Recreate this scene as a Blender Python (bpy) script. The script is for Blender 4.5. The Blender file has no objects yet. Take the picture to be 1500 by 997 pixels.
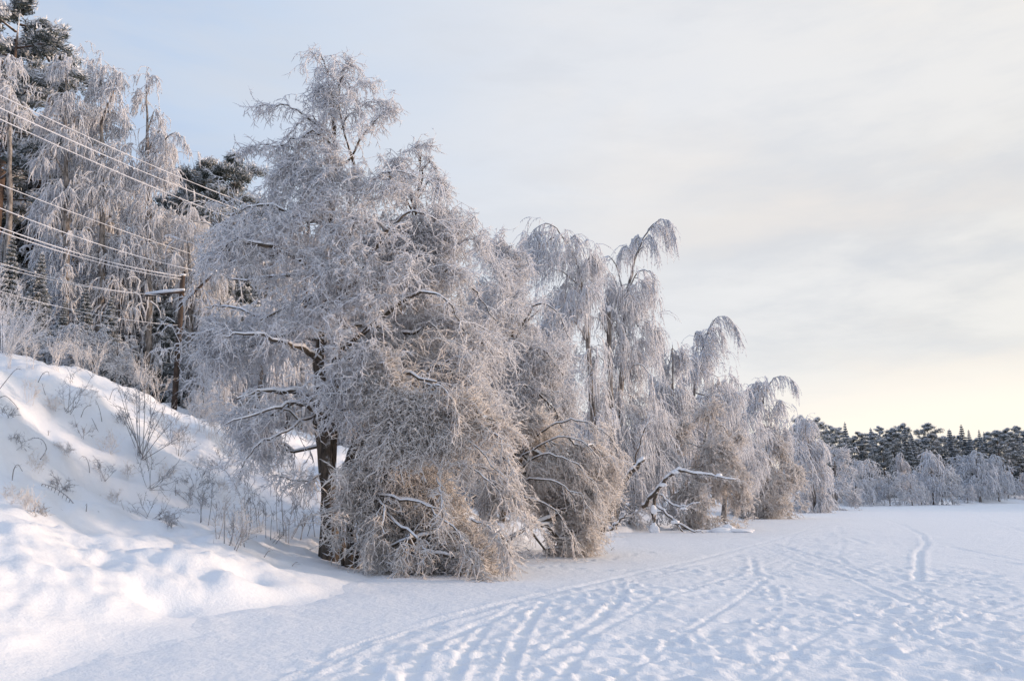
import bpy, math, random, time
import numpy as np
from mathutils import Vector
T0 = time.time()
C = bpy.context.scene
COL = C.collection
R = math.radians

# ------------------------------------------------------------------ camera
F, TH, CZ = 1177.0, R(10.7), 1.7
SN, CS = math.sin(TH), math.cos(TH)
cam = bpy.data.cameras.new('camera'); cam_o = bpy.data.objects.new('camera', cam); COL.objects.link(cam_o)
cam.sensor_width = 36; cam.lens = 36 * F / 1500; cam.clip_start = .1; cam.clip_end = 9000
cam_o.location = (0, 0, CZ); cam_o.rotation_euler = (math.pi / 2 + TH, 0, 0)
C.camera = cam_o

# ------------------------------------------------------------------ world and sun
SUN_AZ, SUN_EL = R(79), R(7.5)
SD = Vector((math.sin(SUN_AZ) * math.cos(SUN_EL), math.cos(SUN_AZ) * math.cos(SUN_EL), math.sin(SUN_EL)))
C.view_settings.view_transform = 'Standard'; C.view_settings.look = 'None'
C.view_settings.exposure = 0.12; C.view_settings.gamma = 1.0
C.cycles.max_bounces = 10; C.cycles.diffuse_bounces = 8; C.cycles.glossy_bounces = 2; C.cycles.transmission_bounces = 6
C.cycles.use_denoising = True


def lin(r, g, b):
    return tuple(((c / 255) / 12.92 if c / 255 <= .04045 else ((c / 255 + .055) / 1.055) ** 2.4) for c in (r, g, b))


class NT:
    def __init__(s, tree): s.t = tree; s.t.nodes.clear()
    def n(s, typ, **kw):
        nd = s.t.nodes.new(typ)
        for k, v in kw.items(): setattr(nd, k, v)
        return nd
    def put(s, sock, v):
        if isinstance(v, bpy.types.NodeSocket): s.t.links.new(v, sock)
        elif v is not None:
            if sock.type == 'RGBA' and len(v) == 3: v = (*v, 1)
            sock.default_value = v
    def m(s, op, a, b=None, c=None, clamp=False):
        nd = s.n('ShaderNodeMath', operation=op, use_clamp=clamp)
        for i, v in enumerate((a, b, c)):
            if v is not None: s.put(nd.inputs[i], v)
        return nd.outputs[0]
    def smooth(s, v, lo, hi):
        nd = s.n('ShaderNodeMapRange', interpolation_type='SMOOTHSTEP')
        s.put(nd.inputs[0], v); nd.inputs[1].default_value = lo; nd.inputs[2].default_value = hi
        return nd.outputs[0]
    def mix(s, f, a, b):
        nd = s.n('ShaderNodeMix', data_type='RGBA')
        s.put(nd.inputs[0], f); s.put(nd.inputs[6], a); s.put(nd.inputs[7], b)
        return nd.outputs[2]
    def noise(s, vec, scale, detail=4, rough=.5, dist=0):
        nd = s.n('ShaderNodeTexNoise')
        if vec is not None: s.put(nd.inputs['Vector'], vec)
        nd.inputs['Scale'].default_value = scale; nd.inputs['Detail'].default_value = detail
        nd.inputs['Roughness'].default_value = rough; nd.inputs['Distortion'].default_value = dist
        return nd.outputs[0]
    def ramp(s, v, stops):
        nd = s.n('ShaderNodeValToRGB'); s.put(nd.inputs[0], v)
        el = nd.color_ramp.elements
        while len(el) < len(stops): el.new(.5)
        for e, (p, c) in zip(el, stops): e.position = p; e.color = (*c, 1)
        return nd.outputs[0]


W = bpy.data.worlds.new('World'); C.world = W; W.use_nodes = True
w = NT(W.node_tree)
sky = w.n('ShaderNodeTexSky', sky_type='NISHITA', sun_disc=False, sun_elevation=SUN_EL, sun_rotation=SUN_AZ)
sky.air_density = 1.0; sky.dust_density = 1.5
bg0 = w.n('ShaderNodeBackground'); w.put(bg0.inputs[0], sky.outputs[0]); bg0.inputs[1].default_value = .12
tc = w.n('ShaderNodeTexCoord')
sp = w.n('ShaderNodeSeparateXYZ'); w.put(sp.inputs[0], tc.outputs['Generated'])
X, Y, Z = sp.outputs
s_ = w.m('ADD', w.m('MULTIPLY', X, math.sin(SUN_AZ)), w.m('MULTIPLY', Y, math.cos(SUN_AZ)))
mp = w.n('ShaderNodeMapping'); w.put(mp.inputs[0], tc.outputs['Generated']); mp.inputs[3].default_value = (1.3, 1.3, 4.5)
mp.inputs[1].default_value = (.35, .1, .27); mp.inputs[2].default_value = (0, R(9), 0)
n1 = w.noise(mp.outputs[0], 1.7, 6, .55, .35)
n2 = w.noise(mp.outputs[0], 4.5, 6, .6, .2)
sj = w.m('ADD', s_, w.m('MULTIPLY', w.m('SUBTRACT', n1, .5), .45))
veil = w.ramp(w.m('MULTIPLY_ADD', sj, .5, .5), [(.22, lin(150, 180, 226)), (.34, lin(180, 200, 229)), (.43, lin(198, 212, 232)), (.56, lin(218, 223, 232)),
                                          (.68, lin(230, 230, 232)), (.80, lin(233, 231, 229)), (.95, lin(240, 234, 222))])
# grey cloud bank above the horizon on the sun's side, bright cream gap below it
band = w.m('MULTIPLY', w.smooth(Z, .10, .20), w.m('SUBTRACT', 1, w.smooth(Z, .30, .46)))
band = w.m('MULTIPLY', band, w.smooth(s_, .18, .62))
band = w.m('MULTIPLY', band, w.smooth(w.m('ADD', w.m('MULTIPLY', n1, .75), w.m('MULTIPLY', n2, .25)), .36, .60))
veil = w.mix(w.m('MULTIPLY', band, .8), veil, lin(196, 199, 206))
low = w.m('MULTIPLY', w.m('SUBTRACT', 1, w.smooth(Z, .03, .17)), w.smooth(s_, .05, .70))
low = w.m('MULTIPLY', low, w.m('SUBTRACT', 1.05, w.m('MULTIPLY', w.smooth(n2, .48, .72), .45)))
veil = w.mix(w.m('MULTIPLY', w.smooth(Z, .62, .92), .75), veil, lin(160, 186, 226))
veil = w.mix(w.m('MULTIPLY', w.smooth(w.m('ADD', w.m('MULTIPLY', n2, .6), w.m('MULTIPLY', n1, .4)), .42, .64), .42), veil, lin(208, 212, 220))
veil = w.mix(w.m('MULTIPLY', w.m('MULTIPLY', w.smooth(s_, .1, .6), w.smooth(n1, .46, .66)), .55), veil, lin(246, 236, 226))
veil = w.mix(low, veil, tuple(c * 1.12 for c in lin(255, 242, 226)))
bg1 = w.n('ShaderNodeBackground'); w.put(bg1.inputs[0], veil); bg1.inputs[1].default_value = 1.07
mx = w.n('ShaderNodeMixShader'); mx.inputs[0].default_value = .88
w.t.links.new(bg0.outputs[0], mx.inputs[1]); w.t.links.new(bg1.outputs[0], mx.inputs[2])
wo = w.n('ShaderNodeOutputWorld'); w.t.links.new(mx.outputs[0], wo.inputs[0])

sun = bpy.data.lights.new('sun', 'SUN'); sun.energy = 3.1; sun.angle = R(4.0); sun.color = (1.0, .74, .55)
sun_o = bpy.data.objects.new('sun', sun); COL.objects.link(sun_o)
sun_o.rotation_euler = (-SD).to_track_quat('-Z', 'Y').to_euler()

# ------------------------------------------------------------------ pixel helpers (layout of real 3-D places)
def pt(u, v, y):
    a, b = (u - 750) / F, (498.5 - v) / F
    t = y / (CS - b * SN)
    return np.array((a * t, y, CZ + (SN + b * CS) * t))
def ice(u, v, z=0.0):
    a, b = (u - 750) / F, (498.5 - v) / F
    t = (z - CZ) / (SN + b * CS)
    return np.array((a * t, (CS - b * SN) * t))

# ------------------------------------------------------------------ numpy noise
_rng = np.random.default_rng(5)
_perm = _rng.permutation(512)
_ga = _rng.uniform(0, 2 * np.pi, 512); _gx, _gy = np.cos(_ga), np.sin(_ga)
def perlin(x, y):
    xi, yi = np.floor(x).astype(int), np.floor(y).astype(int)
    xf, yf = x - xi, y - yi
    u, v = xf * xf * xf * (xf * (xf * 6 - 15) + 10), yf * yf * yf * (yf * (yf * 6 - 15) + 10)
    def g(i, j):
        h = _perm[(_perm[(xi + i) % 512] + yi + j) % 512]
        return _gx[h] * (xf - i) + _gy[h] * (yf - j)
    a = g(0, 0) + u * (g(1, 0) - g(0, 0)); b = g(0, 1) + u * (g(1, 1) - g(0, 1))
    return (a + v * (b - a)) * 1.5
def fbm(x, y, o=4, gain=.5):
    s, a = 0, 1
    for i in range(o):
        s = s + a * perlin(x * 2 ** i + 17.3 * i, y * 2 ** i - 9.1 * i); a *= gain
    return s
def sst(x, a, b):
    t = np.clip((x - a) / (b - a), 0, 1); return t * t * (3 - 2 * t)
def polydist(x, y, P):
    d = np.full(x.shape, 1e9); sg = np.zeros(x.shape)
    for (x0, y0), (x1, y1) in zip(P[:-1], P[1:]):
        dx, dy = x1 - x0, y1 - y0
        t = np.clip(((x - x0) * dx + (y - y0) * dy) / (dx * dx + dy * dy), 0, 1)
        q = np.hypot(x - x0 - t * dx, y - y0 - t * dy)
        c = dx * (y - y0) - dy * (x - x0)
        k = q < d
        d = np.where(k, q, d); sg = np.where(k, np.sign(c), sg)
    return d, sg
def inpoly(x, y, P):
    r = np.zeros(x.shape, bool)
    for (x0, y0), (x1, y1) in zip(P, P[1:] + P[:1]):
        k = ((y0 > y) != (y1 > y))
        r ^= k & (x < (x1 - x0) * (y - y0) / ((y1 - y0) if y1 != y0 else 1e-9) + x0)
    return r

# ------------------------------------------------------------------ terrain
SHORE = [(-60, -160), (-14, -20), (-8.5, 0), (-6.0, 5.5), (-5.1, 8.0), (-4.5, 10.4), (-4.5, 11.6), (-3.5, 14.2), (-3.7, 16.4), (-4.0, 18.0), (-3.1, 19.6), (-1.0, 22.3), (1.2, 26),
         (3.6, 33), (9, 42), (14.7, 53), (24, 68), (40, 100), (60, 118), (92, 138), (112, 130), (122, 112), (128, 98), (160, 84), (230, 70), (420, 40)]
BLOBS = [  # snow mounds and hollows of the near bank: x, y, radius, height
    (-6.4, 10.0, 1.5, .26), (-5.6, 12.2, 1.1, .12), (-5.2, 13.3, .8, .14), (-4.3, 14.4, .8, .13), (-4.05, 12.7, .55, .20), (-3.5, 13.7, .5, .18),
    (-3.3, 15.6, .6, .12), (-4.75, 11.35, .42, -.20), (-4.2, 13.5, .4, -.14), (-7.6, 13.0, 1.3, .18), (-8.8, 12.5, 1.0, .14), (-3.0, 16.9, .6, .10),
    (-6.2, 17.2, 1.0, .16), (-8.6, 16.8, .9, .2), (-10.5, 18.0, 1.2, .25), (-7.8, 19.6, .9, .2), (-12, 16.5, 1.2, .2)]
def bank_h(x, y):
    d, sg = polydist(x, y, SHORE); d = d * sg + .42 * perlin(x * .55, y * .55) + .08 * perlin(x * 1.6 + 5, y * 1.6)
    hi = np.interp(d, [-3, -1.7, -1.0, -.5, 0, .5, 1.0, 1.6, 2.6, 4.2, 5.2, 7.5, 10, 14, 20, 32, 60, 140, 400],
                   [-.5, -.09, -.02, .035, .12, .25, .40, .58, .80, 1.03, 1.45, 3.1, 4.75, 5.9, 6.6, 7.4, 12, 26, 45])
    lo = np.interp(d, [-3, -.4, 0, 1, 4, 12, 40, 100, 400], [-1.2, -.3, .02, .22, .55, 1.0, 2.2, 5, 16])
    k = 1 - sst(y + 1.4 * x, 22, 40)
    hi = np.where(hi > 1.1, 1.1 + (hi - 1.1) * (1 - .30 * sst(x + .55 * y, -1, 6) * (1 - sst(d, 14, 30))), hi)
    h = lo + (hi - lo) * k
    on = sst(d, .0, 1.2)
    h = h + sst(d, -.5, .8) * .055 * fbm(x * 1.7 + 30, y * 1.7, 3) + sst(d, .3, 1.5) * .022 * fbm(x * 4.5, y * 4.5 + 8, 2)
    h = h + on * (.16 * fbm(x * .35, y * .35, 3) * sst(d, .5, 4) + .07 * fbm(x * .9 + 3, y * .9, 4, .55))
    h = h + on * sst(d, 4.5, 7) * k * (.16 * perlin(x * .9 - y * .35, y * .6) + .07 * perlin(x * 2.1, y * 1.7) + .035 * perlin(x * 4, y * 4))
    for bx, by, r, a in BLOBS:
        h = h + a * np.exp(-((x - bx) ** 2 + (y - by) ** 2) / (r * r)) * sst(d, -.9, .4)
    # trodden line on the bench
    td, _ = polydist(x, y, [(-12, 10.5), (-9, 12.0), (-7.2, 13.1), (-6.1, 12.6), (-5.0, 12.2)])
    h = h + np.exp(-(td / .45) ** 2) * .07 * np.abs(perlin(x * 2.6, y * 2.6)) * -1.6
    return h
def gz(x, y):
    return float(max(bank_h(np.array([float(x)]), np.array([float(y)]))[0], 0.0))

LP = lambda pts: [tuple(ice(*p)) for p in pts]
TRACKS = [  # polyline, half width, depth
    (LP([(1275, 755), (1322, 768), (1350, 783), (1357, 796), (1346, 809), (1344, 850)]), .17, .17),
    (LP([(1115, 800), (1180, 824), (1260, 852), (1340, 887), (1420, 912), (1520, 940)]), .13, .08),
    (LP([(1130, 796), (1200, 816), (1280, 842), (1360, 872), (1440, 896), (1520, 915)]), .13, .08),
    (LP([(538, 1010), (546, 965), (572, 938), (650, 906), (740, 884), (860, 858), (1000, 824), (1110, 797), (1210, 768), (1250, 757)]), .20, .065),
    (LP([(600, 1010), (610, 970), (640, 940), (720, 905), (840, 872), (980, 838), (1100, 806)]), .16, .05),
    (LP([(660, 1010), (678, 960), (712, 915), (760, 884)]), .12, .055), (LP([(738, 1010), (752, 955), (778, 905), (800, 880)]), .13, .06),
    (LP([(905, 848), (913, 870), (890, 898), (840, 930), (780, 960)]), .16, .07),
    (LP([(1228, 770), (1236, 795), (1226, 815), (1250, 832), (1300, 852)]), .14, .07),
    (LP([(1200, 765), (1160, 785), (1150, 800), (1180, 815)]), .14, .06),
    (LP([(1390, 800), (1450, 812), (1520, 826)]), .2, .08), (LP([(1345, 805), (1420, 815), (1520, 830)]), .2, .06),
    (LP([(1420, 752), (1465, 768), (1520, 784)]), .25, .07), (LP([(1240, 786), (1275, 798), (1300, 797)]), .25, .06),
    (LP([(1305, 792), (1310, 797), (1340, 800)]), .2, .05), (LP([(1102, 815), (1106, 840)]), .14, .08),
    (LP([(1000, 800), (1060, 790), (1150, 775)]), .2, .06), (LP([(980, 860), (1130, 858), (1250, 866), (1330, 886)]), .15, .05),
    (LP([(420, 1000), (520, 945), (640, 905), (800, 868), (960, 842), (1120, 812), (1220, 780)]), .10, .06), (LP([(428, 1003), (528, 948), (646, 908), (806, 871), (966, 845), (1124, 815), (1226, 782)]), .10, .06),
    (LP([(900, 1000), (1000, 930), (1080, 880), (1140, 835), (1190, 800), (1240, 765)]), .10, .05), (LP([(1500, 985), (1330, 930), (1200, 890), (1080, 860), (960, 850)]), .10, .05), (LP([(1512, 978), (1340, 925), (1208, 886), (1086, 857), (966, 847)]), .10, .05),
    (LP([(1120, 1000), (1180, 940), (1290, 890), (1420, 850), (1520, 838)]), .10, .05), (LP([(820, 1000), (870, 930), (960, 880), (1090, 840), (1160, 812)]), .12, .05), (LP([(1060, 795), (1130, 812), (1210, 826), (1330, 836), (1500, 858)]), .12, .05),
    (LP([(1330, 940), (1420, 905), (1520, 880)]), .12, .06), (LP([(600, 960), (760, 935), (930, 905), (1080, 905), (1220, 930)]), .12, .05),
    (LP([(1100, 865), (1132, 860), (1135, 872), (1118, 876)]), .15, .07)]
TRAMP = LP([(380, 960), (560, 918), (720, 880), (880, 850), (1020, 815), (1130, 790), (1210, 766), (1262, 758), (1285, 775), (1320, 808), (1390, 822), (1560, 845), (1700, 1100), (200, 1100)])
_pr = random.Random(12); PITS = []
for _ in range(26):   # walked lines of footprints across the trodden part
    u, v = _pr.uniform(450, 1500), _pr.uniform(830, 985); px, py = ice(u, v); a = _pr.uniform(-.9, 1.2)
    for i in range(_pr.randint(6, 16)):
        a += _pr.uniform(-.12, .12); px += .62 * math.cos(a); py += .62 * math.sin(a); o = .11 * (-1) ** i
        PITS.append((px - o * math.sin(a), py + o * math.cos(a), a + _pr.uniform(-.2, .2), _pr.uniform(.14, .2), _pr.uniform(.02, .045)))
def lake_h(x, y):
    r = np.hypot(x, y)
    td, _ = polydist(x, y, TRAMP + TRAMP[:1])
    ins = np.where(inpoly(x, y, TRAMP), td, -td)
    tr = sst(ins, -.6, 1.6) * (0.22 + .78 * sst(fbm(x * .3, y * .3, 3), -.35, .45)) * (1 - .35 * sst(r, 20, 60))
    wx, wy = x + .25 * perlin(x * .7, y * .7), y + .25 * perlin(x * .7 + 9, y * .7)
    a = np.abs(perlin(wx * 1.3, wy * 1.7)); b = perlin(wx * 3.1 + 4, wy * 3.7); c = perlin(wx * 6.3, wy * 7.4 + 7); e = np.abs(perlin(wx * 4.2 + 40, wy * 4.6))
    h = tr * (.034 * (a - .3) + .026 * b + .020 * c + .040 * (.35 - e))
    h = h + .025 * fbm(x * .16, y * .16, 3) + .010 * perlin(x * 1.5, y * 1.5)
    for P, wd, dp in TRACKS:
        d, _ = polydist(x, y, P)
        f = 1 + .35 * perlin(x * 2, y * 2)
        dp = dp * .31 * (1 - .25 * sst(r, 8, 30)) * (.75 + .35 * perlin(x * .6 + dp * 99, y * .6)); wd = wd * .47
        h = h - dp * np.exp(-(d / wd) ** 4) * f * (1 + .0) + .75 * dp * np.exp(-((d - 1.75 * wd) / (.6 * wd)) ** 2) * f
    for px, py, pa, pl, pd in PITS:
        k = np.where((np.abs(x - px) < .8) & (np.abs(y - py) < .8))[0]
        if len(k):
            dx, dy = x[k] - px, y[k] - py; c, q = math.cos(pa), math.sin(pa); e = np.hypot((dx * c + dy * q) / pl, (dy * c - dx * q) / (pl * .5))
            h[k] += -pd * np.exp(-e ** 4) + pd * .55 * np.exp(-((e - 1.45) / .4) ** 2)
    k = np.where((x < 4) & (y < 34))[0]; d, sg = polydist(x[k], y[k], SHORE); d = d * sg
    h[k] += sst(d, -2.6, .2) * (.03 + .05 * np.clip(fbm(x[k] * .8 + 3, y[k] * .8, 3), -.5, 1))
    far = sst(r, 150, 300)
    return h * (1 - far)

def make_mesh(name, verts, quads=None, tris=None, attr=None, mats=(), smooth=True, midx=None):
    me = bpy.data.meshes.new(name)
    v = np.ascontiguousarray(verts, np.float32)
    me.vertices.add(len(v)); me.vertices.foreach_set('co', v.ravel())
    loops, cnt = [], []
    if quads is not None and len(quads): loops.append(np.asarray(quads).ravel()); cnt.append(np.full(len(quads), 4))
    if tris is not None and len(tris): loops.append(np.asarray(tris).ravel()); cnt.append(np.full(len(tris), 3))
    lp = np.concatenate(loops).astype(np.int32); ct = np.concatenate(cnt)
    me.loops.add(len(lp)); me.loops.foreach_set('vertex_index', lp)
    me.polygons.add(len(ct)); st = np.concatenate(([0], np.cumsum(ct)[:-1])).astype(np.int32)
    me.polygons.foreach_set('loop_start', st)
    me.polygons.foreach_set('use_smooth', np.full(len(ct), smooth))
    if attr is not None:
        a = me.attributes.new('frost', 'FLOAT', 'POINT'); a.data.foreach_set('value', np.ascontiguousarray(attr, np.float32))
    for m in mats: me.materials.append(m)
    if midx is not None: me.polygons.foreach_set('material_index', np.asarray(midx, np.int32))
    me.update(calc_edges=True)
    return me
def link(name, me, parent=None, loc=(0, 0, 0)):
    o = bpy.data.objects.new(name, me); COL.objects.link(o); o.location = loc
    if parent is not None: o.parent = parent
    return o
def tag(o, label=None, cat=None, group=None, kind=None):
    for k, v in (('label', label), ('category', cat), ('group', group), ('kind', kind)):
        if v: o[k] = v
    return o

# ------------------------------------------------------------------ materials
def mat(name, fn):
    m = bpy.data.materials.new(name); m.use_nodes = True
    t = NT(m.node_tree)
    b = t.n('ShaderNodeBsdfPrincipled'); o = t.n('ShaderNodeOutputMaterial'); t.t.links.new(b.outputs[0], o.inputs[0])
    fn(t, b); return m
def snow_fn(col, b1, b2, sc=9):
    def fn(t, b):
        g = t.n('ShaderNodeNewGeometry').outputs['Position']
        n = t.noise(g, sc, 6, .65); n2 = t.noise(g, 45, 3, .6); n3 = t.noise(g, .6, 3)
        t.put(b.inputs['Base Color'], t.mix(n3, tuple(c * .97 for c in col), tuple(min(1, c * 1.02) for c in col)))
        b.inputs['Roughness'].default_value = .65; b.inputs['Specular IOR Level'].default_value = .2
        bp = t.n('ShaderNodeBump'); bp.inputs['Strength'].default_value = b1; bp.inputs['Distance'].default_value = .05; t.put(bp.inputs['Height'], n)
        bq = t.n('ShaderNodeBump'); bq.inputs['Strength'].default_value = b2; bq.inputs['Distance'].default_value = .01; t.put(bq.inputs['Height'], n2)
        t.t.links.new(bp.outputs[0], bq.inputs['Normal']); t.t.links.new(bq.outputs[0], b.inputs['Normal'])
    return fn
SNOW = mat('lake_snow', snow_fn((.87, .89, .925), .75, .4, 6))
BANK = mat('bank_snow', snow_fn((.87, .89, .925), .42, .35))
SNOWCAP = mat('snow_cap', snow_fn((.86, .87, .90), .2, .2))
def frost_fn(bark, frost, lo, gain):
    def fn(t, b):
        geo = t.n('ShaderNodeNewGeometry')
        s = t.n('ShaderNodeSeparateXYZ'); t.put(s.inputs[0], geo.outputs['Normal'])
        a = t.n('ShaderNodeAttribute', attribute_name='frost')
        n = t.noise(geo.outputs['Position'], 14, 2)
        f = t.m('ADD', t.m('MULTIPLY', s.outputs[2], gain), lo)
        f = t.m('ADD', f, t.m('MULTIPLY', t.m('SUBTRACT', a.outputs['Fac'], .5), .9))
        f = t.m('ADD', f, t.m('MULTIPLY', t.m('SUBTRACT', n, .5), .8), clamp=True)
        t.put(b.inputs['Base Color'], t.mix(f, bark, frost))
        b.inputs['Roughness'].default_value = .75; b.inputs['Specular IOR Level'].default_value = .15
        tr = t.n('ShaderNodeBsdfTranslucent'); t.put(tr.inputs[0], t.mix(f, bark, frost))
        mx = t.n('ShaderNodeMixShader'); t.put(mx.inputs[0], t.m('MULTIPLY', f, .42))
        t.t.links.new(b.outputs[0], mx.inputs[1]); t.t.links.new(tr.outputs[0], mx.inputs[2])
        o = [n_ for n_ in t.t.nodes if n_.type == 'OUTPUT_MATERIAL'][0]; t.t.links.new(mx.outputs[0], o.inputs[0])
    return fn
FROST = mat('frosted_twig', frost_fn((.16, .12, .10), (.93, .93, .95), 1.30, .35))
FROST_BIRCH = mat('frosted_birch_twig', frost_fn((.20, .15, .13), (.93, .93, .95), 1.35, .25))
FROST_FAR = mat('frosted_far_twig', frost_fn((.20, .17, .16), (.93, .93, .95), 1.6, .25))
FROST_BROWN = mat('frosted_brown_twig', frost_fn((.27, .19, .14), (.92, .89, .87), 1.25, .35))
DRYTWIG = mat('dry_twig', frost_fn((.07, .05, .04), (.75, .76, .8), .62, .40))
def bark_fn(c1, c2, sc, frost):
    def fn(t, b):
        geo = t.n('ShaderNodeNewGeometry')
        mpn = t.n('ShaderNodeMapping'); t.put(mpn.inputs[0], geo.outputs['Position']); mpn.inputs[3].default_value = (1, 1, .3)
        n = t.noise(mpn.outputs[0], sc, 5, .65)
        col = t.ramp(n, [(.35, c1), (.62, c2)])
        s = t.n('ShaderNodeSeparateXYZ'); t.put(s.inputs[0], geo.outputs['Normal'])
        f = t.smooth(t.m('ADD', t.m('MULTIPLY', s.outputs[2], .8), t.m('MULTIPLY', t.noise(geo.outputs['Position'], 9, 4, .7), frost)), .42, .62)
        t.put(b.inputs['Base Color'], t.mix(f, col, (.84, .85, .88)))
        b.inputs['Roughness'].default_value = .85
        bp = t.n('ShaderNodeBump'); bp.inputs['Strength'].default_value = .7; bp.inputs['Distance'].default_value = .03; t.put(bp.inputs['Height'], n)
        t.t.links.new(bp.outputs[0], b.inputs['Normal'])
    return fn
BARK = mat('alder_bark', bark_fn((.035, .028, .022), (.13, .10, .075), 14, .55))
BIRCHBARK = mat('birch_bark', bark_fn((.05, .04, .035), (.36, .32, .29), 7, .6))
PINEBARK = mat('pine_bark', bark_fn((.05, .036, .03), (.15, .10, .075), 8, .5))
WOOD = mat('pole_wood', bark_fn((.035, .026, .022), (.10, .065, .048), 10, .15))
WIRE = mat('frosted_wire', frost_fn((.5, .5, .5), (.9, .9, .92), .9, .2))
GLASSY = mat('insulator_porcelain', frost_fn((.6, .6, .6), (.85, .85, .88), .6, .4))
def needle_fn(t, b):
    a = t.n('ShaderNodeAttribute', attribute_name='frost')
    t.put(b.inputs['Base Color'], t.ramp(a.outputs['Fac'], [(.0, (.04, .052, .044)), (.38, (.08, .095, .088)), (.60, (.42, .44, .46)), (1, (.84, .85, .88))]))
    b.inputs['Roughness'].default_value = .8
NEEDLE = mat('frosted_needles', needle_fn)

# ------------------------------------------------------------------ ground sheets
def sheet(name, rr, aa, hf, m, closed=False):
    A, Rr = np.meshgrid(aa, rr)
    x, y = Rr * np.sin(A), Rr * np.cos(A)
    z = hf(x.ravel(), y.ravel())
    v = np.stack((x.ravel(), y.ravel(), z), 1)
    n, k = len(rr), len(aa)
    I = np.arange(n * k).reshape(n, k)
    if closed: I = np.concatenate((I, I[:, :1]), 1)
    q = np.stack((I[:-1, :-1], I[:-1, 1:], I[1:, 1:], I[1:, :-1]), -1).reshape(-1, 4)[:, ::-1]
    return tag(link(name, make_mesh(name, v, q, mats=[m])), kind='structure')
front = np.linspace(R(-36), R(37), 390)
back = np.linspace(R(37), R(324), 60)[1:-1]
rr = np.concatenate(([.15, 1, 2, 3.5, 5, 6], np.geomspace(6.4, 150, 370), np.geomspace(160, 6000, 24)))
lake = sheet('frozen_lake', rr, np.concatenate((front, back)), lake_h, SNOW, True)
rr = np.concatenate((np.geomspace(5, 32, 200), np.geomspace(33, 900, 70)))
aa = np.concatenate((np.linspace(R(-110), R(-38), 24)[:-1], np.linspace(R(-38), R(2), 180), np.linspace(R(2), R(72), 60)[1:]))
bank = sheet('snowy_bank', rr, aa, bank_h, BANK)

# ------------------------------------------------------------------ tube building
def norm(v): return v / np.maximum(np.linalg.norm(v, axis=-1, keepdims=True), 1e-9)
class Buf:
    def __init__(s): s.v, s.q, s.t, s.a, s.n = [], [], [], [], 0
    def tubes(s, P, Rd, k=3, a=None, cap=False):
        """P (N,M,3), Rd (N,M)"""
        P = np.asarray(P, float); Rd = np.asarray(Rd, float)
        N, M = P.shape[:2]
        if N == 0: return
        T = np.empty_like(P); T[:, 1:-1] = P[:, 2:] - P[:, :-2]; T[:, 0] = P[:, 1] - P[:, 0]; T[:, -1] = P[:, -1] - P[:, -2]
        T = norm(T)
        ref = np.where(np.abs(T[:, :1, 2:3]) > .8, np.array([1., 0, 0]), np.array([0, 0, 1.]))
        U = norm(np.cross(T, ref)); V = np.cross(T, U)
        ph = np.arange(k) * 2 * np.pi / k + .5
        ring = P[:, :, None] + Rd[:, :, None, None] * (np.cos(ph)[:, None] * U[:, :, None] + np.sin(ph)[:, None] * V[:, :, None])
        I = s.n + np.arange(N * M * k).reshape(N, M, k)
        J = np.roll(I, -1, 2)
        s.q.append(np.stack((I[:, :-1], J[:, :-1], J[:, 1:], I[:, 1:]), -1).reshape(-1, 4))
        s.v.append(ring.reshape(-1, 3))
        if a is None: a = np.full(N, .5)
        s.a.append(np.repeat(np.asarray(a, float), M * k)); s.n += N * M * k
        if cap:
            for e in (0, M - 1):
                c = s.n + np.arange(N); s.v.append(P[:, e]); s.a.append(np.asarray(a, float)); s.n += N
                i, j = I[:, e], J[:, e]
                tr = np.stack((np.repeat(c[:, None], k, 1), i, j) if e else (np.repeat(c[:, None], k, 1), j, i), -1)
                s.t.append(tr.reshape(-1, 3))
    def spikes(s, p, e, r, a):
        N = len(p); T = norm(e)
        ref = np.where(np.abs(T[:, 2:3]) > .8, np.array([1., 0, 0]), np.array([0, 0, 1.]))
        U = norm(np.cross(T, ref)); V = np.cross(T, U); ph = np.arange(3) * 2.0944
        ring = p[:, None] + r[:, None, None] * (np.cos(ph)[None, :, None] * U[:, None] + np.sin(ph)[None, :, None] * V[:, None])
        s.v.append(np.concatenate((ring, (p + e)[:, None]), 1).reshape(-1, 3))
        I = s.n + 4 * np.arange(N)[:, None]
        s.t.append(np.concatenate([np.concatenate((I + i, I + (i + 1) % 3, I + 3), 1) for i in range(3)]))
        s.a.append(np.repeat(a, 4)); s.n += 4 * N
    def tris(s, Vt, a):
        N = len(Vt); s.v.append(Vt.reshape(-1, 3)); s.t.append(s.n + np.arange(N * 3).reshape(N, 3)); s.a.append(np.repeat(a, 3)); s.n += N * 3
    def mesh(s, name, m, off=(0, 0, 0)):
        v = np.concatenate(s.v) - np.asarray(off)
        return make_mesh(name, v, np.concatenate(s.q) if s.q else None, np.concatenate(s.t) if s.t else None, np.concatenate(s.a), [m])
def resample(P, Rd, n):
    P = np.asarray(P, float); Rd = np.asarray(Rd, float)
    # Catmull-Rom
    Q = np.concatenate((2 * P[:1] - P[1:2], P, 2 * P[-1:] - P[-2:-1]))
    t = np.linspace(0, len(P) - 1 - 1e-6, n); i = t.astype(int); f = (t - i)[:, None]
    a, b, c, d = Q[i], Q[i + 1], Q[i + 2], Q[i + 3]
    out = .5 * (2 * b + (c - a) * f + (2 * a - 5 * b + 4 * c - d) * f * f + (3 * b - a - 3 * c + d) * f ** 3)
    return out, np.interp(t, np.arange(len(P)), Rd)
def perp_noise(rng, n): return norm(rng.normal(size=(n, 3)))

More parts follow.
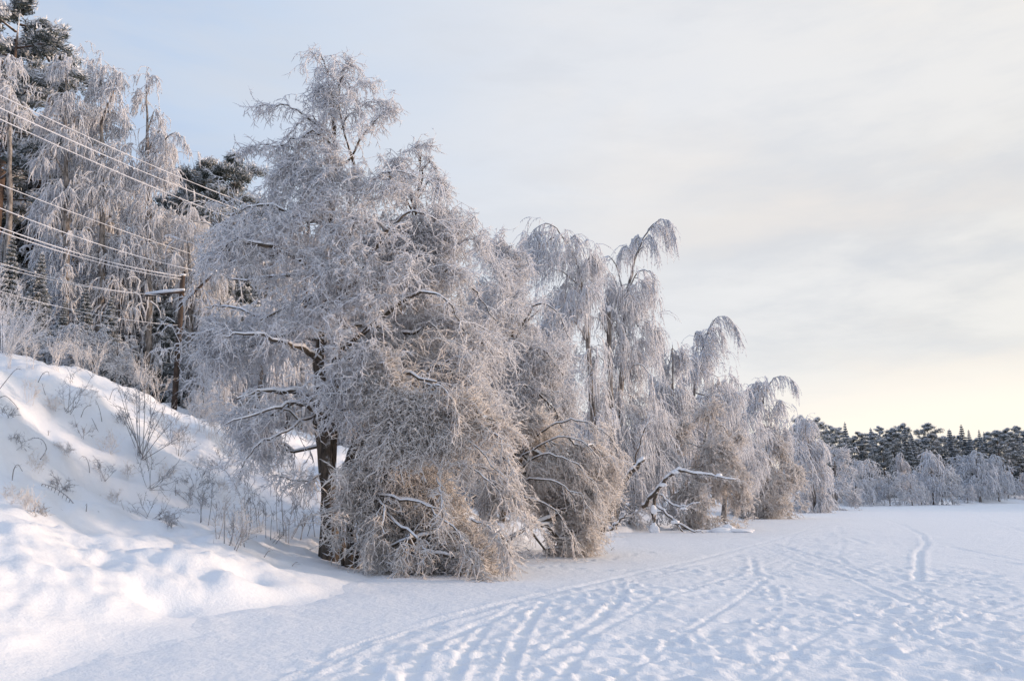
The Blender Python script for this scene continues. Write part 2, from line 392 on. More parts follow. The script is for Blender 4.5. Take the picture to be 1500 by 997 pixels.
def twigs(buf, rng, P, D, n, L, g, r, M=4, jit=.35, spread=.7, spurs=5, sl=(.07, .16), sg=.15, sr=.75, fbias=0.0):
    """n twigs grown at every node P (direction D), each with short frosted spurs."""
    rep = rng.poisson(n, len(P)) if n < 30 else np.full(len(P), n)
    idx = np.repeat(np.arange(len(P)), rep); N = len(idx)
    if N == 0: return
    d = norm(D[idx] + spread * perp_noise(rng, N)); l = rng.uniform(L[0], L[1], N)
    pts = [P[idx] + rng.normal(0, .03, (N, 3))]
    dn = np.array([0, 0, -1.])
    dirs = []
    gg = g * rng.uniform(.6, 1.3, N)[:, None]
    for j in range(M - 1):
        d = norm(d * (1 - np.clip(gg, 0, 1)) + dn * gg + jit * rng.normal(size=(N, 3)) * .5)
        dirs.append(d); pts.append(pts[-1] + d * (l / (M - 1))[:, None])
    Pt = np.stack(pts, 1)
    a = np.clip(rng.normal(.5 + fbias, .18, N), 0, 1)
    rad = r * rng.uniform(.75, 1.25, N)[:, None] * np.linspace(1.2, .38, M)[None]
    # keep everything above the snow
    zmin = .015; Pt[..., 2] = np.maximum(Pt[..., 2], zmin)
    buf.tubes(Pt, rad, 3, a)
    if spurs:
        K = N * spurs
        ii = np.repeat(np.arange(N), spurs)
        u = rng.uniform(.12, 1.0, K) * (M - 1) - 1e-6; k = u.astype(int); f = (u - k)[:, None]
        p = Pt[ii, k] * (1 - f) + Pt[ii, k + 1] * f
        dd = np.stack(dirs, 1)[ii, k]
        e = norm(dd * .55 + .85 * perp_noise(rng, K) + dn * sg) * rng.uniform(sl[0], sl[1], K)[:, None]
        e[:, 2] = np.maximum(e[:, 2], zmin - p[:, 2])
        buf.spikes(p, e, r * 1.15 * rng.uniform(.7, 1.3, K), np.clip(a[ii] + rng.normal(.06, .12, K), 0, 1))

def grow(seedP, seedL, T, bf):
    """balanced spanning tree from seed nodes to target points -> nodes, parents"""
    n0, N = len(seedP), len(T)
    nodes = np.concatenate((seedP, np.zeros((N, 3)))); par = np.full(n0 + N, -1); pl = np.concatenate((seedL, np.zeros(N)))
    best = np.full(N, 1e18); bi = np.zeros(N, int)
    for c in range(0, n0, 64):
        d = np.linalg.norm(T[:, None] - seedP[None, c:c + 64], axis=2) + bf * seedL[None, c:c + 64]
        j = d.argmin(1); m = d[np.arange(N), j]; k = m < best
        best[k] = m[k]; bi[k] = j[k] + c
    done = np.zeros(N, bool)
    for s in range(N):
        i = int(np.argmin(np.where(done, 1e18, best)))
        done[i] = True; n = n0 + s; p = bi[i]
        nodes[n] = T[i]; par[n] = p; pl[n] = pl[p] + np.linalg.norm(T[i] - nodes[p])
        d = np.linalg.norm(T - T[i], axis=1) + bf * pl[n]
        k = d < best; best[k] = d[k]; bi[k] = n
    cnt = np.ones(n0 + N)
    for n in range(n0 + N - 1, n0 - 1, -1): cnt[par[n]] += cnt[n]
    return nodes, par, cnt, n0

STYLE = {
    'alder': dict(n=3.6, L=(.22, .70), g=.36, r=.0112, M=4, jit=.85, spread=.85, spurs=5, sl=(.08, .26), sg=.35),
    'birch': dict(n=6.0, L=(.45, 1.5), g=.62, r=.013, M=4, jit=.20, spread=.55, spurs=4, sl=(.06, .15), sg=.7),
    'bush': dict(n=4.2, L=(.26, .70), g=.27, r=.0112, M=4, jit=.62, spread=.66, spurs=5, sl=(.07, .22), sg=.2),
}
def targets(rng, poly, y0, depth, N, clump=.38, dmax=5.0, gap=.25):
    """points in the crown volume: outline poly (x,z) with a rounded depth"""
    P = [tuple(p) for p in poly]; xs = np.array([p[0] for p in P]); zs = np.array([p[1] for p in P])
    zl = np.linspace(zs.min(), zs.max(), 60); ext = []
    gx = np.linspace(xs.min(), xs.max(), 160)
    for z in zl:
        k = inpoly(gx, np.full(gx.shape, z), P)
        ext.append((gx[k].min(), gx[k].max()) if k.any() else (0, 0))
    ext = np.array(ext); out = []
    wv = np.concatenate((norm(rng.normal(size=(5, 3))), rng.uniform(0, 6.3, (5, 1))), 1)
    while sum(map(len, out)) < N:
        x = rng.uniform(xs.min(), xs.max(), 4 * N); z = rng.uniform(zs.min(), zs.max(), 4 * N)
        k = inpoly(x + .35 * np.sin(z * 2.9 + wv[0, 3]), z + .35 * np.sin(x * 3.3 + wv[1, 3]), P); x, z = x[k], z[k]
        i = np.clip(((z - zs.min()) / (zs.max() - zs.min()) * 59).astype(int), 0, 59)
        hw = np.maximum((ext[i, 1] - ext[i, 0]) / 2, .2); xm = (ext[i, 0] + ext[i, 1]) / 2
        h = np.minimum(hw * depth, dmax) * np.sqrt(np.clip(1 - ((x - xm) / hw) ** 2, .06, 1))
        t = rng.uniform(-1, 1, len(x)); t = np.sign(t) * np.abs(t) ** .75
        p = np.stack((x, y0 + t * h, z), 1)
        cl = np.cos(p @ wv[:, :3].T * (1.0 / clump) + wv[:, 3]).sum(1)
        out.append(p[cl > gap + rng.normal(0, .35, len(p))])
    # sprigs that break the outline
    m = N // 22; P2 = np.array(P); i = rng.integers(0, len(P2), m); f = rng.random((m, 1)); q = P2[i] * (1 - f) + P2[(i + 1) % len(P2)] * f
    c_ = q - P2.mean(0); q = q + c_ / np.linalg.norm(c_, axis=1, keepdims=True) * np.abs(rng.normal(0, .045, (m, 1))) * (zs.max() - zs.min()) ** .8
    sp_ = np.stack((q[:, 0], y0 + rng.normal(0, .35, m) * min(dmax, 2), q[:, 1]), 1)
    return np.concatenate((np.concatenate(out)[:N - m], sp_))

def empty(name, loc):
    o = bpy.data.objects.new(name, None); COL.objects.link(o); o.location = loc; o.empty_display_size = .3
    return o

def tree(name, label, cat, y, trunks, outline, limbs=(), arms=(), style='alder', N=900, depth=.8, bf=.35, seed=1, group=None,
         wood=BARK, leaf=FROST, dens=1.0, rs=1.0, dmax=5.0, snow=True, rmax=.10, tipr=.007, armdens=1.0, lowcut=None, part_limbs=True, sk=None, yc=None, local=False, gap=.3):
    """trunks / limbs / arms: lists of (u, v, dy, radius); outline: list of (u, v), all laid out on the plane at distance y."""
    rng = np.random.default_rng(seed)
    mp_ = (lambda u, v, q: np.array((u, q, v), float)) if local else pt
    gz_ = (lambda a, b: 0.0) if local else gz
    base = mp_(trunks[0][0][0], trunks[0][0][1], y + trunks[0][0][2]); base[2] = gz_(base[0], base[1])
    root = tag(empty(name, base), label, cat, group)
    tb = Buf(); sP, sL = [], []; snowb = Buf()
    def ply(L): return np.array([mp_(u, v, y + dy) for u, v, dy, r in L]), np.array([r for *_, r in L])
    for L in trunks:
        P, rd = ply(L)
        P[0, 2] = gz_(P[0, 0], P[0, 1]) - .15
        Q, q = resample(P, rd, max(8, 5 * len(L)))
        Q[1:-1, :2] += rng.normal(0, .02, (len(Q) - 2, 2))
        q = q * (1 + .08 * rng.normal(size=len(q))); q[0] *= 1.35; q[1] *= 1.1
        tb.tubes(Q[None], q[None], 12, cap=True)
        k = Q[:, 2] > base[2] + (Q[-1, 2] - base[2]) * .18
        sP.append(Q[k]); sL.append(np.zeros(k.sum()))
    link('trunk', tb.mesh('trunk', wood, base), root)
    crown = Buf(); lb = Buf()
    sp_P, sp_D, sp_w = [], [], []
    for kind, LL in (('limb', limbs), ('arm', arms)):
        for L in LL:
            P, rd = ply(L); P[:, 2] = np.maximum(P[:, 2], .05)
            Q, q = resample(P, rd, max(6, 4 * len(L)))
            Q[1:] += rng.normal(0, .025, (len(Q) - 1, 3))
            if part_limbs:
                b = Buf(); b.tubes(Q[None], q[None], 7, cap=True); link('limb', b.mesh('limb', wood, base), root)
            else: lb.tubes(Q[None], q[None], 6, cap=True)
            if snow:
                fl = np.clip(1.1 - np.abs(norm(np.gradient(Q, axis=0))[:, 2]), .1, 1)
                snowb.tubes((Q + np.array([0, 0, 1.]) * (q * .75)[:, None])[None], (q * .85 * fl + .004)[None], 6, cap=True)
            l = np.concatenate(([0], np.cumsum(np.linalg.norm(np.diff(Q, axis=0), axis=1))))
            sP.append(Q[2:]); sL.append(l[2:] * .5)
            D = norm(np.gradient(Q, axis=0))
            w0 = 2 if kind == 'arm' else len(Q) // 2
            sp_P.append(Q[w0:]); sp_D.append(D[w0:]); sp_w.append(np.full(len(Q) - w0, (1.3 if kind == 'arm' else .6) * armdens))
    seedP, seedL = np.concatenate(sP), np.concatenate(sL)
    if N:
        poly = [tuple(mp_(u, v, y)[[0, 2]]) for u, v in outline]
        Tg = targets(rng, poly, y + (yc or 0), depth, N, dmax=dmax, gap=gap)
        if lowcut is not None: Tg = Tg[Tg[:, 2] > lowcut]
        gzs = .08 if local else np.maximum(bank_h(Tg[:, 0], Tg[:, 1]), 0) + .08
        Tg = Tg[Tg[:, 2] > gzs]
        nodes, par, cnt, n0 = grow(seedP, seedL, Tg, bf)
        E0, E1 = nodes[par[n0:]], nodes[n0:]
        ln = np.linalg.norm(E1 - E0, axis=1)
        r1 = np.minimum(tipr * cnt[n0:] ** .42, rmax); r0 = np.minimum(r1 * 1.25, rmax)
        mid = (E0 + E1) / 2 + rng.normal(size=E0.shape) * (ln * .07)[:, None] + np.array([0, 0, 1.]) * (ln * .10)[:, None]
        big = r1 > tipr * 2.6
        PP = np.stack((E0, mid, E1), 1); RR = np.stack((r0, (r0 + r1) / 2, r1), 1)
        lb.tubes(PP[big], RR[big], 5, np.clip(rng.normal(.35, .15, big.sum()), 0, 1))
        crown.tubes(PP[~big], RR[~big], 3, np.clip(rng.normal(.45, .2, (~big).sum()), 0, 1))
        if snow and big.any():
            sl = np.abs(norm(E1 - E0)[:, 2]) < .8
            k = big & sl
            snowb.tubes(PP[k] + np.array([0, 0, 1.]) * (RR[k] * .8)[..., None], RR[k] * .85 + .004, 4)
        sp_P += [E1, mid]; D = norm(E1 - E0); sp_D += [D, D]; sp_w += [np.full(len(E1), 1.0), np.full(len(E1), .45)]
    if lb.n: tag(link('branches', lb.mesh('branches', wood, base), root), kind='stuff')
    st = dict(STYLE[style]); st.update(sk or {})
    nn = st.pop('n') * dens; st['r'] *= rs
    for p, d, wt in zip(sp_P, sp_D, sp_w):
        if len(p): twigs(crown, rng, p, d, nn * wt[0], **st)
    tag(link('crown', crown.mesh('crown', leaf, base), root), kind='stuff')
    if snowb.n: tag(link('snow_cover', snowb.mesh('snow_cover', SNOWCAP, base), root), kind='stuff')
    return root
def copy_tree(o, parent=None):
    c = o.copy(); COL.objects.link(c); c.parent = parent
    for ch in o.children: copy_tree(ch, c)
    return c
# ------------------------------------------------------------------ trees of the near shore
tree('alder_tree', 'tallest grey alder on the near bank with two dark stems, covered in hoarfrost', 'tree', 19.0,
     trunks=[[(486, 800, 0, .21), (482, 720, 0, .185), (472, 640, .1, .17), (468, 580, .1, .15), (472, 480, .2, .12), (482, 400, .2, .10), (488, 300, .2, .075), (489, 200, .2, .05), (482, 120, .2, .03), (470, 76, .1, .012)],
             [(484, 640, .1, .13), (492, 540, .4, .12), (497, 420, .5, .095), (505, 330, .4, .06), (520, 250, .2, .04), (500, 180, .2, .02), (498, 100, .1, .012)]],
     outline=[(480, 105), (498, 112), (515, 150), (528, 180), (535, 230), (545, 265), (590, 275), (640, 310), (668, 370), (690, 440), (700, 520), (690, 600), (650, 640), (560, 655), (500, 590), (455, 605), (400, 660), (360, 640), (320, 600), (305, 560), (285, 500), (300, 430), (300, 370), (340, 330), (392, 262), (435, 225), (468, 170)],
     limbs=[[(470, 592, .1, .10), (457, 582, -.3, .09), (434, 574, -.9, .07), (389, 571, -1.5, .04), (350, 585, -2, .02)],
            [(470, 535, .2, .09), (461, 522, -.3, .085), (443, 510, -.8, .07), (420, 503, -1.2, .05), (370, 490, -1.8, .03), (330, 492, -2, .015)],
            [(478, 455, .2, .07), (455, 440, -.3, .06), (425, 447, -.8, .04), (380, 470, -1, .02)],
            [(478, 420, .2, .07), (430, 375, -.5, .06), (397, 361, -1.0, .055), (361, 355, -1.2, .045), (343, 350, -1.2, .03), (326, 366, -1.3, .015)],
            [(482, 330, .2, .06), (440, 320, -.6, .045), (390, 300, -.8, .03), (345, 310, -.8, .012)],
            [(497, 440, .4, .08), (530, 400, .0, .06), (560, 350, -.5, .05), (600, 310, -.6, .03), (640, 320, -.6, .015)],
            [(492, 520, .4, .08), (540, 480, -.3, .06), (590, 440, -1.0, .045), (640, 430, -1.5, .025), (675, 470, -1.6, .012)],
            [(488, 590, .3, .08), (530, 560, -.5, .06), (580, 545, -1.2, .05), (640, 560, -1.8, .02)],
            [(476, 610, .1, .05), (440, 590, -1.0, .04), (390, 600, -2.0, .03), (330, 620, -2.6, .012)],
            [(500, 400, .4, .06), (520, 320, .8, .045), (550, 290, 1.2, .03), (590, 280, 1.5, .012)],
            [(480, 400, .2, .06), (440, 400, 1.4, .045), (360, 410, 2.4, .03), (310, 400, 2.6, .012)],
            [(476, 500, .2, .06), (420, 480, 1.6, .045), (340, 450, 2.8, .03), (300, 450, 3.0, .012)]],
     arms=[[(488, 205, .2, .03), (462, 180, 0, .028), (430, 160, -.2, .022), (400, 153, -.3, .015), (376, 158, -.3, .008)],
           [(487, 215, .2, .03), (455, 172, .2, .02), (425, 195, 0, .014), (405, 215, 0, .008)],
           [(488, 240, .2, .03), (475, 200, -.2, .025), (440, 200, -.3, .022), (410, 215, -.3, .016), (380, 212, -.4, .012), (357, 217, -.4, .007)],
           [(489, 260, .2, .03), (450, 240, -.5, .02), (415, 245, -.6, .012), (395, 262, -.6, .008)],
           [(500, 190, .2, .02), (515, 165, 0, .018), (545, 150, -.1, .012), (572, 150, -.1, .007)],
           [(497, 150, .2, .02), (520, 125, 0, .014), (545, 122, 0, .008)],
           [(495, 130, .1, .016), (505, 98, 0, .012), (520, 92, 0, .008)],
           [(484, 130, .1, .016), (475, 100, .1, .012), (455, 76, .1, .006)],
           [(505, 240, .2, .03), (540, 190, -.2, .022), (560, 165, -.2, .012), (574, 160, -.2, .006)],
           [(510, 290, .2, .03), (545, 262, -.4, .025), (585, 250, -.6, .016), (610, 262, -.6, .008)],
           [(470, 600, .1, .04), (420, 630, -1.2, .03), (380, 650, -1.6, .02), (350, 690, -1.8, .008)],
           [(474, 690, 0, .03), (455, 702, -.4, .022), (425, 703, -.7, .014), (395, 690, -.9, .006)]],
     N=2050, depth=.62, seed=3, dens=.86, dmax=3.2, gap=.75)

tree('alder_tree', 'leaning alder right of the two-stemmed alder, its rounded frosty top standing apart against the sky', 'tree', 20.3,
     trunks=[[(497, 790, 0, .14), (503, 712, -.2, .12), (520, 650, -.2, .11), (548, 570, 0, .10), (575, 490, .2, .08), (598, 400, .3, .06), (608, 310, .3, .04), (618, 218, .2, .012)]],
     outline=[(600, 300), (640, 305), (665, 320), (700, 340), (715, 390), (735, 440), (740, 520), (735, 600), (720, 650), (640, 690), (560, 640), (545, 520), (560, 400), (575, 330)],
     limbs=[[(575, 500, .2, .07), (598, 485, -.3, .06), (617, 474, -.6, .05), (655, 468, -.9, .03), (700, 500, -1, .012)],
            [(550, 570, 0, .08), (600, 572, -.5, .06), (648, 562, -1, .04), (700, 580, -1.2, .015)],
            [(596, 420, .3, .05), (640, 400, -.3, .04), (690, 420, -.6, .025), (725, 470, -.8, .012)],
            [(604, 350, .3, .05), (640, 322, -.2, .035), (680, 330, -.4, .02), (705, 360, -.4, .01)],
            [(590, 440, .3, .05), (640, 470, 1.4, .04), (700, 470, 2.2, .02), (735, 510, 2.4, .01)]],
     arms=[[(608, 310, .3, .03), (595, 265, .1, .022), (585, 232, 0, .012), (577, 236, 0, .007)],
           [(612, 280, .3, .03), (628, 235, 0, .02), (640, 255, -.1, .012), (640, 280, -.1, .007)],
           [(616, 240, .2, .02), (610, 215, .1, .014), (630, 215, 0, .008)],
           [(612, 290, .3, .03), (630, 265, -.1, .018), (648, 262, -.2, .012), (652, 282, -.2, .007)],
           [(606, 320, .3, .03), (585, 260, -.3, .016), (592, 235, -.3, .008)],
           [(640, 350, 0, .02), (672, 330, -.2, .016), (700, 318, -.2, .007)],
           [(650, 365, 0, .02), (690, 350, -.3, .012), (725, 365, -.3, .006)]],
     N=1080, depth=.75, seed=8, dens=.95, dmax=2.8, gap=.6)

tree('alder_bush', 'thick beige frosted bush whose lowest sprays hang down onto the ice below the tall alders', 'bush', 17.6,
     trunks=[[(512, 792, .8, .09), (516, 730, .7, .085), (530, 660, .5, .06), (560, 600, .2, .04), (600, 560, 0, .02)],
             [(520, 795, .9, .07), (540, 740, .7, .06), (575, 680, .3, .045), (625, 630, 0, .03), (660, 610, -.2, .015)],
             [(505, 790, .9, .05), (498, 720, 1.0, .045), (512, 690, 1.0, .05)]],
     outline=[(570, 520), (620, 490), (680, 520), (715, 590), (740, 680), (756, 735), (745, 785), (722, 805), (705, 832), (680, 848), (640, 850), (600, 848), (570, 825), (545, 790), (505, 780), (500, 740), (520, 690), (535, 640)],
     limbs=[[(516, 700, .9, .045), (528, 716, .5, .05), (542, 722, .3, .04), (580, 728, -.3, .03), (640, 745, -.8, .012)],
            [(575, 680, .3, .04), (640, 660, -.3, .03), (700, 690, -.8, .02), (740, 730, -1, .01)],
            [(540, 740, .6, .04), (600, 730, -.2, .03), (660, 770, -1, .02), (690, 820, -1.2, .01)],
            [(512, 740, .8, .04), (525, 760, .3, .03), (520, 800, -.2, .01)],
            [(530, 720, .6, .04), (560, 740, -.1, .03), (560, 790, -.6, .012)],
            [(508, 745, .8, .03), (502, 765, .5, .02), (498, 795, .2, .008)],
            [(545, 735, .6, .04), (590, 770, -.4, .03), (620, 800, -1, .02), (625, 842, -1.2, .01)],
            [(625, 630, 0, .03), (680, 640, -.6, .02), (730, 690, -1, .01)]],
     style='bush', N=1500, depth=.55, seed=11, leaf=FROST_BROWN, dens=.92, dmax=1.9, snow=True, gap=.55,
     arms=[[(690, 620, -.3, .02), (730, 640, -.8, .014), (752, 690, -1.1, .008)], [(700, 680, -.4, .02), (742, 706, -.8, .014), (764, 756, -1.0, .007)], [(690, 760, -.6, .02), (728, 780, -1.0, .012), (742, 822, -1.2, .006)],
           [(660, 780, -.6, .02), (690, 800, -1.1, .012), (706, 846, -1.3, .006)], [(600, 780, -.3, .02), (590, 805, -.8, .012), (578, 846, -1.0, .006)], [(560, 740, 0, .02), (545, 775, -.5, .012), (530, 818, -.7, .006)],
           [(620, 560, -.2, .02), (655, 575, -.8, .014), (672, 625, -1.1, .007)], [(590, 600, 0, .02), (575, 625, -.6, .014), (560, 680, -.8, .007)], [(640, 700, -.6, .02), (650, 730, -1.2, .012), (640, 790, -1.5, .006)]])

tree('willow_tree', 'dome-topped frosted willow right of the leaning alder, rounded crown over dark forked limbs', 'tree', 24.5,
     trunks=[[(712, 790, 0, .12), (704, 720, 0, .10), (708, 640, .1, .09), (735, 540, .1, .06), (765, 480, 0, .04), (790, 452, 0, .015)],
             [(716, 790, 0, .09), (720, 700, .4, .08), (700, 600, .8, .06), (690, 500, 1, .04), (700, 420, 1, .015)]],
     outline=[(765, 450), (790, 440), (820, 458), (838, 500), (840, 570), (838, 650), (820, 700), (760, 740), (715, 760), (690, 700), (685, 600), (690, 500), (700, 400), (722, 370), (745, 400), (752, 440)],
     limbs=[[(708, 640, .1, .07), (690, 560, -.3, .06), (702, 535, -.5, .05), (720, 520, -.6, .03)],
            [(722, 590, .1, .06), (760, 560, -.6, .045), (805, 590, -1, .03), (830, 640, -1, .01)],
            [(745, 520, .1, .05), (790, 510, -.6, .035), (825, 550, -.8, .012)],
            [(706, 650, 0, .05), (760, 630, -1.2, .04), (800, 670, -1.6, .015)],
            [(765, 480, 0, .035), (785, 446, -.3, .03), (815, 456, -.5, .018), (836, 500, -.6, .008)]],
     arms=[[(760, 486, 0, .03), (745, 420, .3, .022), (725, 380, .3, .014), (695, 362, .3, .007)],
           [(750, 500, .1, .03), (748, 440, 0, .02), (765, 425, -.1, .01)]],
     N=1000, depth=.7, gap=-.2, seed=21, dens=1.1, dmax=2.6, sk=dict(L=(.3, .8), g=.42))

tree('alder_tree', 'slender frosted alder filling the notch between the leaning alder and the weeping birch', 'tree', 28,
     trunks=[[(735, 788, 0, .12), (738, 680, 0, .10), (742, 560, 0, .08), (738, 460, 0, .05), (730, 358, 0, .012)]],
     outline=[(700, 400), (715, 360), (735, 352), (752, 375), (775, 400), (790, 450), (790, 560), (770, 640), (700, 640), (690, 520)],
     arms=[[(736, 430, 0, .03), (750, 378, -.2, .02), (768, 372, -.3, .012), (775, 390, -.3, .008)], [(734, 400, 0, .03), (715, 368, 0, .016), (700, 366, 0, .007)]],
     N=620, depth=.7, seed=27, dens=.8, rs=1.25, dmax=2.2, sk=dict(L=(.3, .8), g=.42), gap=.1, part_limbs=False)
tree('willow_bush', 'bowed brownish willow with arching branches fanning right and down to the ice', 'bush', 22.5,
     trunks=[[(700, 792, .5, .08), (720, 752, .3, .07), (745, 710, .1, .05), (765, 670, 0, .035)],
             [(712, 796, .2, .06), (740, 790, 0, .05), (775, 770, -.3, .03)],
             [(704, 792, .4, .07), (730, 720, .5, .05), (760, 650, .3, .04)]],
     outline=[(735, 640), (790, 612), (850, 616), (890, 640), (905, 668), (885, 700), (890, 740), (870, 775), (845, 800), (815, 812), (770, 812), (735, 800), (715, 760), (720, 700)],
     limbs=[[(750, 690, 0, .035), (780, 645, -.3, .03), (815, 620, -.6, .024), (850, 616, -.8, .018), (885, 632, -.9, .012), (907, 662, -.9, .006)],
            [(755, 680, 0, .035), (785, 655, -.6, .025), (830, 640, -1, .018), (868, 660, -1.2, .012), (885, 700, -1.2, .006)],
            [(745, 710, .1, .035), (780, 670, -.8, .025), (830, 672, -1.4, .018), (870, 705, -1.6, .01), (880, 740, -1.6, .006)],
            [(745, 715, .1, .035), (785, 700, -1, .025), (835, 715, -1.6, .018), (868, 750, -1.8, .008)],
            [(740, 730, .1, .035), (780, 730, -1, .025), (820, 755, -1.6, .015), (845, 798, -1.8, .006)],
            [(735, 745, .1, .03), (770, 755, -1, .02), (800, 790, -1.5, .008)]],
     style='bush', N=1000, depth=.6, seed=31, leaf=FROST_BROWN, dens=.95, dmax=1.9, bf=.6, sk=dict(jit=.25, spread=.42))

tree('birch_tree', 'weeping frosted birch with its arched top behind the dome-topped willow', 'tree', 35,
     trunks=[[(866, 770, 0, .15), (868, 640, 0, .13), (864, 540, 0, .11), (858, 470, 0, .08), (850, 410, 0, .06), (838, 365, 0, .035), (818, 340, 0, .012)]],
     outline=[(765, 350), (785, 330), (815, 332), (845, 355), (868, 372), (884, 430), (888, 540), (890, 640), (885, 720), (840, 720), (830, 600), (815, 520), (785, 440), (775, 400)],
     limbs=[[(840, 375, 0, .04), (815, 335, -.4, .03), (790, 330, -.6, .02), (770, 352, -.7, .008)],
            [(852, 420, 0, .04), (815, 395, -.6, .03), (785, 420, -.9, .01)],
            [(856, 455, 0, .04), (820, 435, .4, .03), (795, 470, .6, .01)],
            [(850, 410, 0, .04), (866, 375, -.3, .025), (880, 395, -.4, .01)],
            [(860, 500, 0, .04), (838, 470, -.8, .03), (822, 520, -1, .01)]],
     arms=[[(832, 355, 0, .03), (842, 345, 0, .015), (848, 352, 0, .008)]],
     style='birch', leaf=FROST_BIRCH, N=560, depth=.8, seed=41, gap=-.2, dens=.66, rs=1.35, dmax=2.4, wood=BIRCHBARK)

tree('birch_snag', 'dead birch trunk snapped off at the top with a snow, between two birches', 'tree stump', 36,
     trunks=[[(899, 770, 0, .13), (897, 640, 0, .12), (894, 540, 0, .11), (892, 448, 0, .10)]], outline=[], N=0,
     limbs=[[(893, 500, 0, .03), (880, 470, -.2, .022), (868, 465, -.4, .012), (856, 478, -.5, .006)],
            [(893, 480, 0, .03), (905, 468, -.2, .02), (915, 490, -.4, .006)], [(894, 520, 0, .03), (905, 500, .2, .02), (918, 540, .4, .006)],
            [(894, 545, 0, .03), (875, 520, -.5, .02), (865, 545, -.5, .006)], [(895, 590, 0, .03), (880, 560, -.6, .02), (866, 600, -.6, .006)]],
     style='birch', wood=BIRCHBARK, leaf=FROST_BIRCH, seed=5, dens=1.2, rs=1.2, armdens=1.6)

tree('birch_tree', 'tall slim weeping birch with frost curtains, its tip bent over to the right', 'tree', 37,
     trunks=[[(903, 772, 0, .16), (905, 680, 0, .14), (910, 580, 0, .12), (914, 500, 0, .10), (917, 440, 0, .085), (925, 400, 0, .065), (938, 358, 0, .045), (955, 330, 0, .03), (970, 322, 0, .015)]],
     outline=[(880, 400), (900, 400), (918, 430), (940, 400), (962, 440), (958, 500), (972, 550), (975, 640), (960, 690), (925, 700), (890, 690), (872, 600), (888, 520)],
     limbs=[[(916, 450, 0, .04), (905, 395, -.3, .03), (890, 375, -.5, .02), (878, 395, -.5, .008)],
            [(914, 480, 0, .04), (905, 420, .3, .03), (895, 400, .4, .012), (884, 410, .4, .006)],
            [(920, 420, 0, .04), (935, 398, -.4, .03), (955, 400, -.6, .02), (962, 430, -.6, .008)],
            [(917, 445, 0, .04), (932, 415, .4, .03), (950, 425, .7, .018), (958, 460, .7, .008)],
            [(914, 500, 0, .04), (935, 470, -.5, .03), (955, 480, -.8, .018), (965, 520, -.8, .008)],
            [(913, 530, 0, .04), (935, 500, .5, .03), (955, 510, .8, .01)],
            [(914, 510, 0, .04), (900, 480, -.5, .025), (888, 500, -.6, .008)],
            [(912, 560, 0, .04), (930, 535, -.8, .03), (950, 545, -1.2, .018), (962, 590, -1.2, .008)]],
     arms=[[(945, 345, 0, .03), (965, 323, -.1, .02), (980, 325, -.2, .014), (988, 345, -.2, .008)],
           [(938, 358, 0, .03), (935, 345, .2, .016), (925, 350, .2, .008)], [(935, 370, 0, .03), (950, 345, -.4, .02), (962, 360, -.5, .01)],
           [(930, 385, 0, .03), (918, 360, -.3, .018), (908, 370, -.3, .008)], [(950, 335, 0, .02), (970, 330, .3, .014), (978, 345, .3, .008)]],
     style='birch', leaf=FROST_BIRCH, N=460, depth=.8, seed=51, gap=-.2, dens=.66, rs=1.35, dmax=2, wood=BIRCHBARK, armdens=1.15)

def side(name, label, y, base, apex, outline, seed, N, style='birch', leaf=FROST_BIRCH, dens=.65, rs=1.6, lean=0, **kw):
    tr = [[(base[0], base[1], 0, .15), ((base[0] * .6 + apex[0] * .4 - lean), (base[1] * .6 + apex[1] * .4), 0, .11),
           ((base[0] * .25 + apex[0] * .75 - lean), (base[1] * .25 + apex[1] * .75), 0, .06), (apex[0], apex[1] + 3, 0, .012)]]
    return tree(name, label, 'bush' if 'bush' in name else 'tree', y, tr, outline, style=style, leaf=leaf, N=N, seed=seed, dens=dens, rs=rs, wood=BIRCHBARK, snow=kw.pop('snow', False), part_limbs=False, **kw)

side('birch_tree', 'rounded frosted birch crown just right of the bent-over slim birch', 42, (985, 765), (985, 497),
     [(960, 520), (975, 496), (1000, 510), (1008, 560), (1005, 650), (960, 660), (955, 580)], 61, 300)
tree('birch_tree', 'frosted birch with a drooping plume at its tip, right of the bent-over slim birch', 'tree', 46,
     [[(1000, 770, 0, .15), (1005, 660, 0, .12), (1020, 560, 0, .09), (1032, 500, 0, .05), (1045, 466, 0, .015)]],
     [(1005, 530), (1028, 485), (1048, 480), (1066, 540), (1080, 590), (1090, 640), (1060, 680), (1000, 680), (985, 620)],
     arms=[[(1032, 500, 0, .04), (1045, 470, -.2, .03), (1062, 463, -.4, .02), (1076, 475, -.4, .012), (1082, 495, -.4, .008)],
           [(1026, 530, 0, .04), (1018, 490, 0, .02), (1025, 485, 0, .01)], [(1036, 490, 0, .03), (1052, 480, .2, .02), (1060, 495, .2, .008)]],
     style='birch', leaf=FROST_BIRCH, N=460, depth=.8, seed=71, gap=-.2, dens=.62, rs=1.6, wood=BIRCHBARK, part_limbs=False, snow=False)
side('alder_bush', 'frosted undergrowth with dark gaps behind the snow-covered leaning trunk', 38, (925, 778), (930, 610),
     [(880, 640), (930, 600), (975, 620), (1000, 690), (985, 770), (900, 778), (875, 740)], 81, 500, 'alder', FROST, .8, 1.45, dmax=2.0)
side('willow_bush', 'broad beige frosted bush behind the snow-laden crooked branch, reaching down to the ice', 39, (1010, 775), (1040, 600),
     [(985, 640), (1040, 590), (1080, 620), (1092, 690), (1090, 740), (1075, 772), (1010, 776), (985, 740)], 91, 850, 'bush', FROST_BROWN, .8, 1.45, dmax=2.2)
side('birch_tree', 'full frosted birch between the plumed birch and the last arched birch tip', 50, (1060, 765), (1070, 545),
     [(1030, 570), (1055, 545), (1080, 550), (1105, 580), (1120, 640), (1110, 700), (1040, 700), (1025, 640)], 101, 420)
